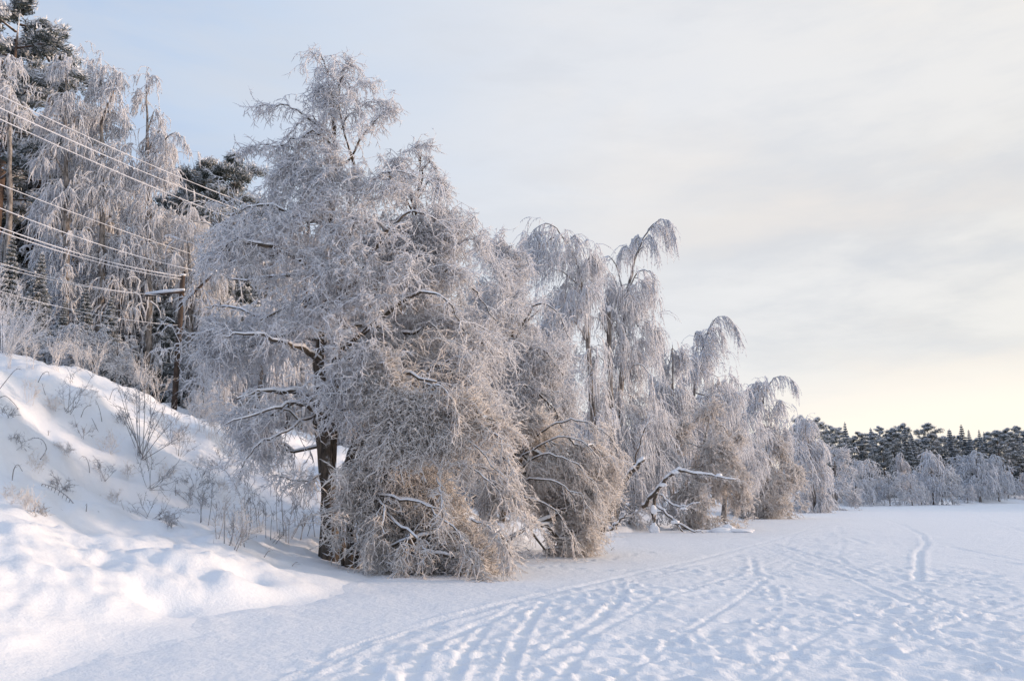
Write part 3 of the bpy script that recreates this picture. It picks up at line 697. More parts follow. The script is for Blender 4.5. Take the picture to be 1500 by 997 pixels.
tree('birch_tree', 'frosted birch with a thin arched tip nodding right toward the open sky', 'tree', 56,
     [[(1110, 758, 0, .15), (1112, 680, 0, .12), (1115, 610, 0, .08), (1122, 570, 0, .04), (1135, 552, 0, .02)]],
     [(1092, 580), (1110, 558), (1130, 560), (1140, 590), (1150, 620), (1160, 690), (1140, 740), (1085, 740), (1080, 640)],
     arms=[[(1120, 580, 0, .04), (1132, 555, -.2, .03), (1148, 551, -.4, .02), (1160, 557, -.4, .012), (1165, 566, -.4, .008)],
           [(1116, 590, 0, .03), (1108, 566, 0, .02), (1102, 570, 0, .01)]],
     style='birch', leaf=FROST_BIRCH, N=520, depth=.8, seed=111, gap=-.2, dens=.6, rs=1.8, wood=BIRCHBARK, part_limbs=False, snow=False)
side('willow_bush', 'rounded brown-tinged frosted bush at the ice edge below the nodding birch tip', 55, (1120, 758), (1130, 640),
     [(1070, 680), (1110, 640), (1150, 650), (1175, 700), (1172, 745), (1130, 760), (1080, 758), (1065, 730)], 121, 620, 'bush', FROST_BROWN, .9, 1.8, dmax=3.0)
side('birch_tree', 'blue-grey frosted birch in shade just before the far shore, right of the nodding birch', 70, (1195, 752), (1180, 612),
     [(1150, 640), (1170, 612), (1195, 620), (1208, 660), (1215, 715), (1205, 748), (1165, 748), (1150, 700)], 131, 420, dens=.75, rs=2.2)
side('willow_bush', 'low shaded frosted bush at the bend of the shore before the far trees', 80, (1225, 748), (1222, 650),
     [(1195, 690), (1220, 648), (1240, 660), (1250, 710), (1258, 742), (1200, 748)], 141, 320, 'bush', FROST, .8, 2.6)
print('near trees', round(time.time() - T0, 1))
# ------------------------------------------------------------------ forest on the hill (left) and behind the alders
def fbirch(label, y, base, top, outline, limbs, arms, seed, N, dens=.5, rs=1.8, **kw):
    tr = [[(base[0], base[1], 0, .17), ((base[0] * 2 + top[0]) / 3, (base[1] * 2 + top[1]) / 3, 0, .14), ((base[0] + 3 * top[0]) / 4, (base[1] + 3 * top[1]) / 4, 0, .08), (top[0], top[1], 0, .015)]]
    return tree('birch_tree', label, 'tree', y, tr, outline, limbs=limbs, arms=arms, style='birch', leaf=FROST_FAR, N=N, depth=.75, seed=seed, dens=dens, rs=rs, wood=BIRCHBARK,
                snow=False, part_limbs=False, group='frosted birches on the hill', dmax=3.0, gap=-.1, sk=dict(L=(.3, 1.0), spread=.8, jit=.34), **kw)
fbirch('frosted weeping birch on the hill nearest the tall pine at the left edge', 39, (98, 500), (96, 78),
       [(75, 90), (95, 75), (108, 95), (122, 150), (130, 250), (128, 380), (100, 440), (60, 420), (50, 330), (55, 220), (62, 150)],
       [[(96, 200, 0, .06), (115, 170, -.5, .04), (128, 200, -.8, .01)], [(97, 260, 0, .06), (70, 220, -.8, .04), (48, 250, -1.2, .01)]], [], 201, 520)
fbirch('weeping birch on the hill with the roundest top, in the middle of the three', 40, (150, 505), (148, 84),
       [(135, 100), (148, 84), (165, 95), (180, 140), (192, 210), (195, 320), (190, 420), (150, 440), (125, 400), (122, 280), (125, 170)],
       [[(148, 180, 0, .06), (170, 130, -.5, .04), (180, 160, -.8, .01)], [(149, 240, 0, .06), (125, 200, -.8, .04), (118, 250, -1.2, .01)]], [], 202, 560)
fbirch('frosted birch on the hill with stepped shoulders, rightmost of the three tall ones', 41, (222, 510), (214, 108),
       [(205, 125), (215, 105), (224, 150), (232, 190), (262, 205), (276, 225), (270, 310), (258, 390), (220, 430), (190, 390), (190, 260), (195, 170)],
       [[(217, 220, 0, .06), (235, 190, -.5, .04), (240, 220, -.8, .01)]],
       [[(215, 140, 0, .04), (222, 112, -.2, .025), (234, 120, -.3, .01)], [(218, 240, 0, .05), (245, 200, -.4, .035), (265, 198, -.6, .02), (277, 222, -.7, .008)], [(217, 190, 0, .04), (228, 160, .3, .02), (238, 185, .3, .008)]], 203, 480)
fbirch('low frosted birch filling the left edge beneath the pine crown', 36, (12, 480), (14, 85),
       [(-30, 90), (10, 75), (35, 95), (42, 130), (36, 170), (20, 190), (-40, 200), (-60, 150)], [], [], 204, 200)
side('birch_tree', 'small frosted birch on the hill edge beside the alder, half hidden by its twigs', 42, (282, 520), (275, 315),
     [(262, 330), (280, 300), (315, 305), (330, 340), (335, 420), (300, 470), (260, 440)], 205, 260, dens=.6, rs=1.7)

def conifer(kind, h, seed, rs=1.0, frost=.5, nt=1.0):
    rng = np.random.default_rng(seed); tb, cb, bb = Buf(), Buf(), Buf()
    zz = np.linspace(-.2, h, 9); P = np.stack((np.cumsum(rng.normal(0, .02, 9)) * (h / 12), np.cumsum(rng.normal(0, .02, 9)) * (h / 12), zz), 1)
    r = np.interp(zz, [-.2, h], [.017 * h, .012]); tb.tubes(P[None], r[None], 8, cap=True)
    tips, dirs = [], []
    if kind == 'spruce':
        z = .06 * h
        while z < h - .15:
            R0 = (.17 * h) * (1 - z / h) ** 1.05 + .03
            for k in range(7):
                a = rng.uniform(0, 6.28); L = R0 * rng.uniform(.75, 1.15)
                t = np.linspace(0, 1, 5)[:, None]
                d = np.array([math.cos(a), math.sin(a), 0])
                q = np.array([0, 0, z]) + t * d * L + np.array([0, 0, 1.]) * (-.38 * L * t + .18 * L * t * t)
                bb.tubes(q[None], np.linspace(.02, .008, 5)[None] * h / 8, 3)
                for j in range(1, 5):
                    m = max(1, int(round(2 * nt)))
                    for _ in range(m):
                        tips.append(q[j] + rng.normal(0, .06 * L, 3)); dirs.append(d + np.array([-d[1], d[0], 0]) * rng.choice([-.8, .8]) * rng.uniform(0, 1) + np.array([0, 0, -.25]))
            z += .055 * h * (1 - .5 * z / h)
        tips.append(np.array([0, 0, h])); dirs.append(np.array([0, 0, 1.]))
        nl, ln, wd = int(20 * nt), .075 * h ** .5, .014 * h ** .5
    else:
        for k in range(int(26)):
            z = h * (.42 + .58 * (k / 25)); a = k * 2.4 + rng.uniform(-.4, .4)
            R0 = h * .17 * np.interp(z / h, [.42, .6, .8, .95, 1], [.8, 1, .85, .45, .12]) * rng.uniform(.6, 1.15)
            d = np.array([math.cos(a), math.sin(a), 0]); t = np.linspace(0, 1, 5)[:, None]
            q = np.array([0, 0, z]) + t * d * R0 + np.array([0, 0, 1.]) * (.15 * R0 * t + .1 * R0 * t * t)
            bb.tubes(q[None], np.linspace(.05, .015, 5)[None] * h / 14, 4)
            for j in (2, 3, 4):
                for _ in range(int(5 * nt)):
                    tips.append(q[j] + rng.normal(0, .10 * R0 + .12, 3) * np.array([1, 1, .55])); dirs.append(d * .5 + perp_noise(rng, 1)[0] * .7 + np.array([0, 0, .25]))
        nl, ln, wd = int(34 * nt), .066 * h ** .5, .0085 * h ** .5
    tips, dirs = np.array(tips), norm(np.array(dirs))
    n = len(tips); ii = np.repeat(np.arange(n), nl); K = len(ii)
    d = norm(dirs[ii] + .75 * perp_noise(rng, K)); p = tips[ii] + rng.normal(0, .05 * h ** .3, (K, 3))
    sd = norm(np.cross(d, perp_noise(rng, K))); l = ln * rng.uniform(.6, 1.3, K)[:, None] * (np.clip(1.25 - p[:, 2:3] / h, .35, 1) if kind == 'spruce' else 1)
    p = np.where(kind == 'spruce', tips[ii] + (p - tips[ii]) * np.clip(1.25 - tips[ii][:, 2:3] / h, .25, 1), p)
    V = np.stack((p - sd * wd * rs, p + sd * wd * rs, p + d * l * rs), 1)
    tuft = rng.normal(0, .12, n)[ii]
    a = np.clip(frost + 1.6 * (p[:, 2] - tips[ii, 2]) / (ln + .05) * .5 + tuft + rng.normal(0, .16, K), 0, 1)
    cb.tris(V, a)
    mt, mb, mc = tb.mesh('conifer_trunk', PINEBARK), bb.mesh('conifer_branches', PINEBARK), cb.mesh('conifer_needles', NEEDLE)
    def put(name, label, x, y, s=1.0, rot=None, group=None, z=None, lean=0):
        r_ = tag(empty(name, (x, y, gz(x, y) if z is None else z)), label, 'tree', group)
        w_ = rng.uniform(.85, 1.35); r_.scale = (s * w_, s * w_, s); r_.rotation_euler = (lean, 0, rng.uniform(0, 6.28) if rot is None else rot)
        link('trunk', mt, r_); tag(link('branches', mb, r_), kind='stuff'); tag(link('needles', mc, r_), kind='stuff')
        return r_
    return put
pineA, pineB = conifer('pine', 17, 301, .9, .62, 1.5), conifer('pine', 12, 302, .8, .50, 1.4)
sprA, sprB = conifer('spruce', 10, 303, .9, .56, 1.4), conifer('spruce', 7, 304, 1.0, .64)
def atp(put, name, label, u, v_top, y, h0, **kw):
    """stand a conifer so that its tip reaches the height seen at (u, v_top) from the lake"""
    p = pt(u, v_top, y); g = kw.pop('z', None); g = gz(p[0], p[1]) if g is None else g
    return put(name, label, p[0], p[1], max(.3, (p[2] - g) / h0), z=g, **kw)
atp(pineA, 'pine_tree', 'tallest frosted pine at the far left edge of the hill', 28, 12, 42, 17)
atp(pineA, 'pine_tree', 'frosted pine between the tallest pine and the nearest weeping birch', 76, 58, 45, 17)
atp(sprA, 'spruce_tree', 'tall dark spruce at the left edge below the pine crowns', 5, 175, 44, 10)
atp(sprA, 'spruce_tree', 'dark spruce rising behind the nearest weeping birch on the hill', 50, 200, 46, 10)
atp(sprB, 'spruce_tree', 'dark spruce between the nearest and the middle weeping birch', 118, 230, 47, 7)
atp(pineA, 'pine_tree', 'pine whose crown is cut by the left edge behind the low birch', -14, 60, 46, 17)
atp(pineB, 'pine_tree', 'left of two dark pines peeping over the shoulder of the hill forest', 303, 240, 58, 12)
atp(pineB, 'pine_tree', 'right of two dark pines peeping out beside the tall alder', 345, 236, 56, 12)
atp(pineB, 'pine_tree', 'short dark pine behind the birch shoulder left of the two peeping pines', 272, 262, 60, 12)
for i, (u, v, y, l) in enumerate([(20, 345, 34, 'dark spruce on the hill at the left edge under the wires'), (62, 370, 36, 'dark spruce left of the first birch trunk on the hill'),
        (128, 410, 35, 'low dark spruce at the forest foot between two birch trunks'), (165, 430, 39, 'low frosted spruce at the forest foot below the middle birch'),
        (205, 440, 42, 'low dark spruce at the forest foot left of the utility pole'), (245, 378, 42, 'snow-laden spruce just left of the utility pole top'),
        (330, 380, 46, 'dark spruce half hidden behind the left twigs of the tall alder'), (372, 330, 48, 'dark spruce behind the middle of the tall alder crown'),
        (95, 440, 33, 'small dark spruce below the first birch on the hill'), (300, 440, 44, 'spruce standing behind the diagonal strut of the utility pole')]):
    atp((sprA, sprB)[i % 2], 'spruce_tree', l, u, v, y, (10, 7)[i % 2], group='spruces at the forest foot')

# local-space frosted trees for the wood behind and for the far shore
def proto(style, outline, h, seed, N, leaf, dens, rs, sk=None):
    return tree('birch_tree', '', 'tree', 0, [[(0, 0, 0, .02 * h), (.15, h * .4, 0, .014 * h), (-.1, h * .75, 0, .008 * h), (.05, h - .05, 0, .01)]], outline, style=style, leaf=leaf, N=N, depth=.85,
                seed=seed, dens=dens, rs=rs, wood=BIRCHBARK, snow=False, part_limbs=False, local=True, sk=sk)
pr = [proto('birch', [(-1.6, .3), (-2.3, 2), (-1.8, 4.5), (-.9, 6.8), (0, 8), (.8, 7), (1.9, 4.8), (2.2, 2), (1.5, .3)], 8, 401, 330, FROST_FAR, .35, 3.2),
      proto('birch', [(-1.2, .6), (-2.6, 2), (-2.2, 3.6), (-1.0, 5.2), (.4, 6), (1.6, 5.4), (2.6, 3.4), (2.2, 1.4), (1, .4)], 6, 402, 330, FROST_FAR, .35, 3.2, dict(L=(.4, 1.1))),
      proto('alder', [(-1.8, .2), (-2.6, 1.4), (-2.0, 3.2), (-1.2, 4.6), (-.2, 5.2), (1.0, 4.4), (2.3, 3), (2.6, 1.2), (1.6, .2)], 5.2, 403, 380, FROST_FAR, .4, 3.2)]
ph = [8, 6, 5.2]; used = [0] * 3
rnd = random.Random(4)
def stand(k, label, x, y, h, group, cat='tree', name='birch_tree', sx=1.0):
    o = pr[k] if not used[k] else copy_tree(pr[k]); used[k] = 1
    o.name = name; s = h / ph[k]; o.scale = (s * sx, s * sx, s); o.location = (x, y, gz(x, y)); o.rotation_euler = (0, 0, rnd.uniform(0, 6.28))
    for key in ('group',):
        if key in o: del o[key]
    return tag(o, label, cat, group)
def standp(k, label, u, v, y, group, sx=1.0, **kw):
    p = pt(u, v, y); return stand(k, label, p[0], p[1], p[2] - gz(p[0], p[1]), group, sx=sx, **kw)
ORD = ['first', 'second', 'third', 'fourth', 'fifth', 'sixth', 'seventh', 'eighth', 'ninth', 'tenth', 'eleventh', 'twelfth', 'thirteenth', 'fourteenth', 'fifteenth', 'sixteenth', 'seventeenth', 'eighteenth', 'nineteenth', 'twentieth',
       'twenty-first', 'twenty-second', 'twenty-third', 'twenty-fourth', 'twenty-fifth', 'twenty-sixth']
# wood behind the alders
for i, (u, v, y) in enumerate([(330, 470, 36), (385, 430, 38), (430, 440, 40), (560, 430, 44), (640, 430, 46), (700, 480, 44), (300, 540, 33), (600, 560, 38), (500, 470, 42)]):
    standp(i % 2, ORD[i] + ' from left of the frosted birches seen through the alder twigs', u, v, y, 'birches behind the alders')
for i, (u, v, y) in enumerate([(760, 560, 40), (840, 600, 46), (880, 640, 48), (940, 610, 55), (1000, 600, 62), (1040, 620, 66)]):
    standp(i % 3, ORD[i] + ' from left of the frosted trees in gaps behind the slim birches', u, v, y, 'trees behind the slim birches')
# more of the hill forest, so that no sky shows low between the trunks
HF = [(-30, 190, 49), (18, 215, 51), (38, 300, 47),  (70, 260, 50), (108, 200, 52), (135, 250, 47), (170, 220, 50), (200, 260, 46), (238, 300, 50), (258, 350, 46), (85, 350, 40), (150, 340, 42), (185, 360, 41), (230, 380, 43), 
      (290, 330, 54), (325, 300, 55), (360, 290, 58), (400, 320, 56), (440, 340, 60), (480, 360, 58), (300, 400, 46), (345, 430, 44)]
for i, (u, v, y) in enumerate(HF):
    standp((0, 1, 0, 2)[i % 4], 'dense frosted tree filling the hill forest behind the tall birches', u, v, y, 'dense frosted trees of the hill forest', sx=rnd.uniform(.7, 1.1))
for i, (u, v, y) in enumerate([(40, 450, 32), (110, 465, 31), (140, 470, 32), (175, 470, 33), (215, 500, 42), (-20, 430, 30), (300, 500, 42), (330, 560, 30), (365, 590, 29)]):
    standp(2, ORD[i] + ' from left of the low frosted bushes edging the hill forest', u, v, y, 'low frosted bushes on the hill edge', sx=rnd.uniform(.8, 1.3), cat='bush', name='frosted_bush')
# wood on the right shore, outside the frame: its shade lies over the far ice
rw = np.random.default_rng(9); wb = Buf()
for i in range(90):
    x, y = rw.uniform(118, 200), rw.uniform(88, 150)
    d, sg = polydist(np.array([x]), np.array([y]), SHORE)
    if d[0] * sg[0] < 3: continue
    g, h = gz(x, y), rw.uniform(12, 17); n = 420; z = rw.uniform(0, 1, n); a = rw.uniform(0, 6.28, n); q = (1 - z) * h * .17 * np.sqrt(rw.uniform(.05, 1, n))
    c = np.stack((x + q * np.cos(a), y + q * np.sin(a), g + .3 + z * h), 1); e = rw.normal(0, .45, (n, 3, 3)); wb.tris(c[:, None] + e, np.clip(rw.normal(.5, .2, n), 0, 1))
    wb.tubes(np.array([[(x, y, g - .3), (x, y, g + h)]]), np.array([[.25, .03]]), 5)
tag(link('distant_wood', wb.mesh('distant_wood', NEEDLE)), 'dark conifer wood on the right shore of the frozen lake', 'wood', None, 'stuff')
# far shore, front row
FR = [(1228, 655, 95, 2), (1252, 640, 100, 0), (1272, 655, 98, 1), (1288, 660, 102, 1), (1300, 682, 106, 2), (1318, 655, 110, 0), (1332, 668, 108, 1), (1347, 676, 112, 2), (1360, 662, 116, 1), (1374, 676, 116, 2),
      (1388, 658, 120, 0), (1402, 668, 120, 1), (1415, 676, 122, 2), (1428, 664, 126, 1), (1442, 670, 126, 2), (1456, 662, 130, 1), (1470, 672, 130, 2), (1484, 650, 134, 0), (1500, 660, 136, 1), (1516, 668, 138, 2), (1535, 650, 140, 0)]
FR = [q for i, q in enumerate(FR) if i % 7 != 3]
for i, (u, v, y, k) in enumerate(FR):
    y += rnd.uniform(-2, 12)
    v += rnd.uniform(-8, 30)
    standp(k, ORD[i] + ' from left in the frosted front row on the far shore', u, v, y, 'frosted front row on the far shore', sx=rnd.uniform(.8, 1.25))
BR = [(1158, 625, 92), (1172, 612, 100), (1196, 610, 104), (1218, 620, 110), (1240, 640, 118), (1258, 628, 125), (1276, 632, 130), (1292, 640, 128), (1306, 626, 134), (1322, 624, 140), (1336, 630, 136), (1346, 640, 140), (1358, 627, 144),
      (1372, 640, 142), (1384, 632, 150), (1396, 636, 146), (1408, 628, 150), (1420, 638, 152), (1434, 634, 150), (1446, 626, 156), (1460, 628, 152), (1474, 634, 156), (1488, 630, 158), (1504, 628, 160), (1520, 632, 160), (1540, 626, 162)]
BR = [(u, v + rnd.uniform(-6, 9), y) for u, v, y in BR]
for i in range(34):
    u = 1165 + i * 12 + rnd.uniform(-4, 4); y = 108 + i * 1.9 + rnd.uniform(0, 8)
    f, nm, h0 = ((pineA, 'pine_tree', 17), (sprA, 'spruce_tree', 10), (pineB, 'pine_tree', 12), (sprA, 'spruce_tree', 10), (sprB, 'spruce_tree', 7))[i % 5]
    atp(f, nm, 'dark conifer of the second rank closing the view behind the far shore', u, rnd.uniform(622, 646) + 5 * math.sin(i * .9), y, h0, group='second rank of dark conifers behind the far shore')
for i, (u, v, y) in enumerate(BR):
    f, nm, h0, kd = ((pineB, 'pine_tree', 12, 'pines'), (sprA, 'spruce_tree', 10, 'spruces'))[0 if i in (0, 1, 2, 3, 5, 6, 7, 8, 9, 11, 12, 14, 15, 17, 19, 20, 21, 23, 24) else 1]
    atp(f, nm, ORD[i] + ' from left in the dark conifer row behind the far shore', u, v, y, h0, group='dark conifers behind the far shore')
print('forest', round(time.time() - T0, 1))
# ------------------------------------------------------------------ utility pole, wires
def cyl(name, pts, rad, m, parent, off, k=8, frost=.5):
    b = Buf(); b.tubes(np.array([pts]), np.array([rad]), k, np.array([frost]), cap=True); return link(name, b.mesh(name, m, off), parent)
def blob(c, r, seed, n=10, amp=.20):
    rng = np.random.default_rng(seed); th, ph = np.meshgrid(np.linspace(.02, np.pi - .02, n), np.linspace(0, 2 * np.pi, 2 * n)[:-1], indexing='ij')
    d = np.stack((np.sin(th) * np.cos(ph), np.sin(th) * np.sin(ph), np.cos(th)), -1)
    w_ = 1 + amp * (np.sin(d @ rng.normal(0, 2.2, 3) + 1) + .6 * np.sin(d @ rng.normal(0, 4, 3)))
    v = (d * w_[..., None] * np.array(r) + np.array(c)).reshape(-1, 3); I = np.arange(n * (2 * n - 1)).reshape(n, -1); J = np.roll(I, -1, 1)
    return v, np.stack((I[:-1], I[1:], J[1:], J[:-1]), -1).reshape(-1, 4)
def blobs(name, L, parent, off, m=SNOWCAP):
    rg = random.Random(len(L)); L = [((np.array(c) + np.array([rg.uniform(-.7, .7) * r[0], rg.uniform(-.4, .4) * r[1], rg.uniform(-.45, .25) * r[2]]) * (j > 0)), tuple(k * rg.uniform(.5, .8) if j else k * .85 for k in r)) for c, r in L for j in range(4)]
    V, Q, n = [], [], 0
    for i, (c, r) in enumerate(L):
        v, q = blob(c, r, 77 + i * 13 + int(abs(c[0]) * 100)); V.append(v); Q.append(q + n); n += len(v)
    return link(name, make_mesh(name, np.concatenate(V) - np.asarray(off), np.concatenate(Q), mats=[m]), parent)
up = np.array([0, 0, 1.])
def pole(label, ub, vt, ut, y, crossarm=True):
    top = pt(ut, vt, y); base = np.array((pt(ub, vt + 170, y)[0], y, 0)); base[2] = gz(base[0], base[1])
    o = tag(empty('utility_pole', base), label, 'utility pole')
    cyl('post', [base - up * .4, base * .5 + top * .5, top - up * .04, top - up * .01, top], [.13, .12, .106, .105, .10], WOOD, o, base, 12)
    v_, q_ = blob(top + up * .03, (.13, .13, .07), 4); link('snow_cap', make_mesh('snow_cap', v_ - base, q_, mats=[SNOWCAP]), o)
    return o, base, top
po, pb, ptop = pole('brown wooden pole with snow-topped crossarm and slanted strut left of the alder', 257, 404, 268, 36)
a0, a1 = pt(213, 433, 36.3), pt(270, 427, 35.8)
ca = cyl('crossarm', [a0, a1], [.06, .06], WOOD, po, pb, 6); cyl('snow_cover', [a0 + up * .1, a0 * .5 + a1 * .5 + up * .13, a1 + up * .1], [.055, .07, .05], SNOWCAP, ca, pb, 7)
s0, s1 = pt(262, 449, 35.8), pt(316, 398, 35.4)
stt = cyl('strut', [s0, s1], [.07, .06], WOOD, po, pb, 7); cyl('snow_cover', [s1 + (s0 - s1) * .35 + up * .07, s1 + up * .1, s1 + (s1 - s0) * .02 + up * .06], [.03, .09, .05], SNOWCAP, stt, pb, 7)
for uu in (233, 250):
    c = pt(uu, 438, 36.1); cyl('insulator', [c + up * .1, c, c - up * .14], [.05, .08, .06], GLASSY, po, pb, 8)
po2, pb2, ptop2 = pole('second wooden pole behind the crown of the tall alder', 446, 322, 452, 50)
def wire(label, A, B, r, sag=.5):
    t = np.linspace(0, 1, 24)[:, None]; P = A + (B - A) * t - up * (4 * sag * t * (1 - t))
    b = Buf(); rng = np.random.default_rng(int(abs(A[2]) * 100)); b.tubes(P[None], (r * .78 * rng.uniform(.7, 1.25, 24))[None], 6, np.array([.7]), cap=True)
    tag(link('power_line', b.mesh('power_line', WIRE, A), None, A), label, 'power line', 'frosted overhead wires')
for lab, (u0, v0), y0, e, r in [
    ('topmost of the thick frosted wires crossing the hill birches', (-220, 30), 24, pt(452, 330, 50), .030),
    ('second from the top of the thick frosted wires crossing the hill birches', (-220, 52), 24.4, pt(452, 341, 50), .032),
    ('third from the top of the thick frosted wires crossing the hill birches', (-220, 68), 24.8, pt(452, 358, 50), .032),
    ('frosted wire just below the three parallel top wires', (-220, 180), 22, pt(451, 418, 50), .022),
    ('frosted wire running to the raised tip of the pole strut', (-220, 206), 22, pt(316, 402, 35.4), .022),
    ('upper of the doubled frosted wires that meet the pole top', (-220, 240), 22, ptop - up * .02, .026),
    ('lower of the doubled frosted wires that meet the pole top', (-220, 247), 22.2, ptop - up * .16, .022),
    ('thin low frosted wire ending at the snowy crossarm', (-220, 300), 22.6, a0 + up * .1, .014),
    ('thin low frosted wire just under the one ending at the crossarm', (-220, 316), 22.8, a0 + (a1 - a0) * .4 - up * .05, .012),
    ('lowest frosted wire dipping in front of the dark spruces', (-220, 350), 23, pb + (ptop - pb) * .62, .015)]:
    wire(lab, pt(u0, v0, y0), e, r)

# ------------------------------------------------------------------ fallen and leaning wood at the ice edge
def wood(name, label, cat, y, stems, twl, lumps, base_uv, seed, sn=1.0):
    rng = np.random.default_rng(seed); base = pt(*base_uv, y); base[2] = gz(base[0], base[1]); o = tag(empty(name, base), label, cat); tq = []
    for nm, L in [('stem', q) for q in stems] + [('branch', q) for q in twl]:
        P = np.array([pt(u, v, y + d) for u, v, d, r in L]); P[:, 2] = np.maximum(P[:, 2], .02); Q, q = resample(P, [l[3] * .68 for l in L], 4 * len(L)); Q[1:-1] += rng.normal(0, .03, (len(Q) - 2, 3))
        tq.append(Q); st_ = cyl(nm, Q, q * (1 + .08 * rng.normal(size=len(q))), BARK, o, base, 9)
        sl = 1 - np.abs(norm(np.gradient(Q, axis=0))[:, 2]) * .6
        cyl('snow_cover', Q + up * (q * .8 + .012)[:, None] + np.array([.3, -.3, 0]) * (q * .4)[:, None], (q * 1.1 + .016) * sl * sn * rng.uniform(.75, 1.25, len(q)), SNOWCAP, st_, base, 8)
    tw = Buf()
    for Q in tq: twigs(tw, rng, Q[3:], norm(np.gradient(Q, axis=0))[3:], 1.5, (.2, .6), .2, .010, jit=.5, spread=.9)
    tag(link('twigs', tw.mesh('twigs', FROST, base), o), kind='stuff')
    if lumps: blobs('snow_clump', [(pt(u, v, y + d) - up * .05, tuple(.62 * k for k in r)) for u, v, d, r in lumps], o, base)
    return o
wood('leaning_trunk', 'broken leaning trunk with snow on its upper side and a thin bent shoot', 'tree trunk', 32.5,
     [[(874, 786, 0, .19), (890, 754, -.2, .18), (908, 716, -.4, .16), (926, 690, -.6, .15), (943, 672, -.7, .13)]],
     [[(928, 686, -.6, .05), (934, 660, -.6, .045), (944, 632, -.6, .035), (953, 606, -.6, .015)], [(884, 778, .2, .09), (900, 772, -.6, .08), (915, 752, -.8, .05)]],
     [(905, 786, -.3, (.55, .4, .14))], (876, 784), 5, .9)
wood('fallen_branch', 'contorted fallen branch loaded with thick snow, arching over the ice edge', 'branch', 35.5,
     [[(940, 742, .3, .15), (962, 718, 0, .14), (978, 700, -.2, .13), (993, 690, -.3, .11), (1010, 692, -.4, .08), (1045, 697, -.5, .05), (1078, 702, -.6, .02)],
      [(962, 720, 0, .10), (955, 748, .1, .11), (958, 772, 0, .13), (962, 786, 0, .14)]],
     [[(966, 724, 0, .06), (985, 738, -.4, .05), (1002, 742, -.6, .04), (1025, 736, -.7, .015)], [(962, 740, 0, .07), (985, 760, -.3, .06), (1000, 778, -.4, .04)],
      [(985, 760, -.3, .06), (1012, 776, -.5, .05), (1030, 782, -.5, .02)]],
     [(957, 744, -.1, (.2, .2, .30)), (958, 772, -.1, (.26, .24, .42)), (988, 690, -.35, (.30, .2, .14)), (1053, 694, -.5, (.28, .18, .14)), (972, 708, -.15, (.3, .2, .14)),
      (1000, 742, -.6, (.24, .16, .12)), (990, 762, -.4, (.3, .2, .14)), (962, 788, -.2, (.7, .45, .16))], (962, 786), 6, .9)
wood('fallen_branch', 'dark low branch poking out over the ice between the two beige bushes', 'branch', 21.0,
     [[(712, 798, .8, .06), (735, 797, .3, .055), (752, 786, 0, .045), (772, 774, -.2, .02)]], [[(716, 826, -.3, .022), (724, 808, -.2, .02), (733, 790, 0, .012)]], [(722, 785, .5, (.22, .2, .2)), (700, 792, .8, (.2, .2, .2))], (712, 800), 7, .8)
wood('fallen_branch', 'small curved bare twigs lying on the ice under the bowed willow', 'branch', 20.5,
     [[(742, 810, 0, .018), (755, 802, 0, .018), (775, 806, 0, .012)]], [[(745, 812, .1, .014), (765, 810, 0, .012), (785, 816, 0, .006)]], [], (750, 812), 8, .3)
def lump(label, u, v, parts, seed):
    x, yy = ice(u, v); b = np.array((x, yy, 0.0)); o = tag(empty('snow_lump', b), label, 'snow lump')
    blobs('snow', [(b + np.array(c), r) for c, r in parts], o, b)
    cyl('stick', [b + np.array((-.6, 0, .05)), b + np.array((0, -.1, .12)), b + np.array((.9, .1, .04))], [.03, .03, .012], BARK, o, b, 6)
lump('small heap of snow over a stick on the ice beyond the snow-laden branch', 1061, 779, [((0, 0, .1), (.45, .3, .2)), ((.6, 0, .05), (.5, .25, .12)), ((-.7, .1, .03), (.6, .25, .1)), ((.2, .05, .22), (.2, .2, .13))], 3)

# ------------------------------------------------------------------ shrubs, saplings and stalks in the bank snow
def ground_at(u, v):
    a, b = (u - 750) / F, (498.5 - v) / F
    d = np.array((a, CS - b * SN, SN + b * CS)); t = np.geomspace(5, 60, 700); P = t[:, None] * d + np.array((0, 0, CZ))
    g = np.maximum(bank_h(P[:, 0], P[:, 1]), 0); k = np.where(P[:, 2] < g)[0]
    i = k[0] if len(k) else 699
    p = P[i].copy(); p[2] = g[i]; return p
def shrub(name, label, cat, u, v, tips, seed, r=.018, rk=.55, side=1.0, group=None, leaf=DRYTWIG, twn=1.2, mound=True, bend=.25, L=(.15, .4)):
    r *= rk; rng = np.random.default_rng(seed); b = ground_at(u, v); o = tag(empty(name, b), label, cat, group); tw = Buf()
    for (tu, tv, dy) in tips:
        T = pt(tu, tv, b[1] + dy); s = b + rng.normal(0, .06, 3) * np.array([1, 1, 0]) - up * .08
        m = (s + T) / 2 + rng.normal(0, .1, 3) * np.linalg.norm(T - s) * bend; m2 = (m + T) / 2 + rng.normal(0, .05, 3) * np.linalg.norm(T - s) * bend * 1.5
        Q, q = resample([s, m, m2, T], [r, r * .8, r * .6, r * .3], 10); q = np.maximum(q, .004)
        cyl('stem', Q, q, leaf, o, b, 5, float(rng.uniform(.3, .6)))
        D = norm(np.gradient(Q, axis=0))
        twigs(tw, rng, Q[3:], D[3:], twn * side, L, .02, max(r * .45, .0045), M=4, jit=.4, spread=.7, spurs=3, sl=(.04, .12), sg=0)
    if tw.n: tag(link('twigs', tw.mesh('twigs', leaf, b), o), kind='stuff')
    return o
shrub('bare_shrub', 'many-stemmed bare shrub in the middle of the snow slope with one tall thin stem', 'shrub', 208, 672,
      [(172, 560, .3), (182, 575, -.3), (190, 540, 0), (199, 560, .4), (208, 478, 0), (214, 540, -.3), (222, 570, .3), (232, 580, -.2), (245, 588, .2), (256, 612, -.3), (178, 600, -.4), (262, 640, .2), (226, 610, -.6), (165, 590, .5)], 1, .021, twn=1.5)
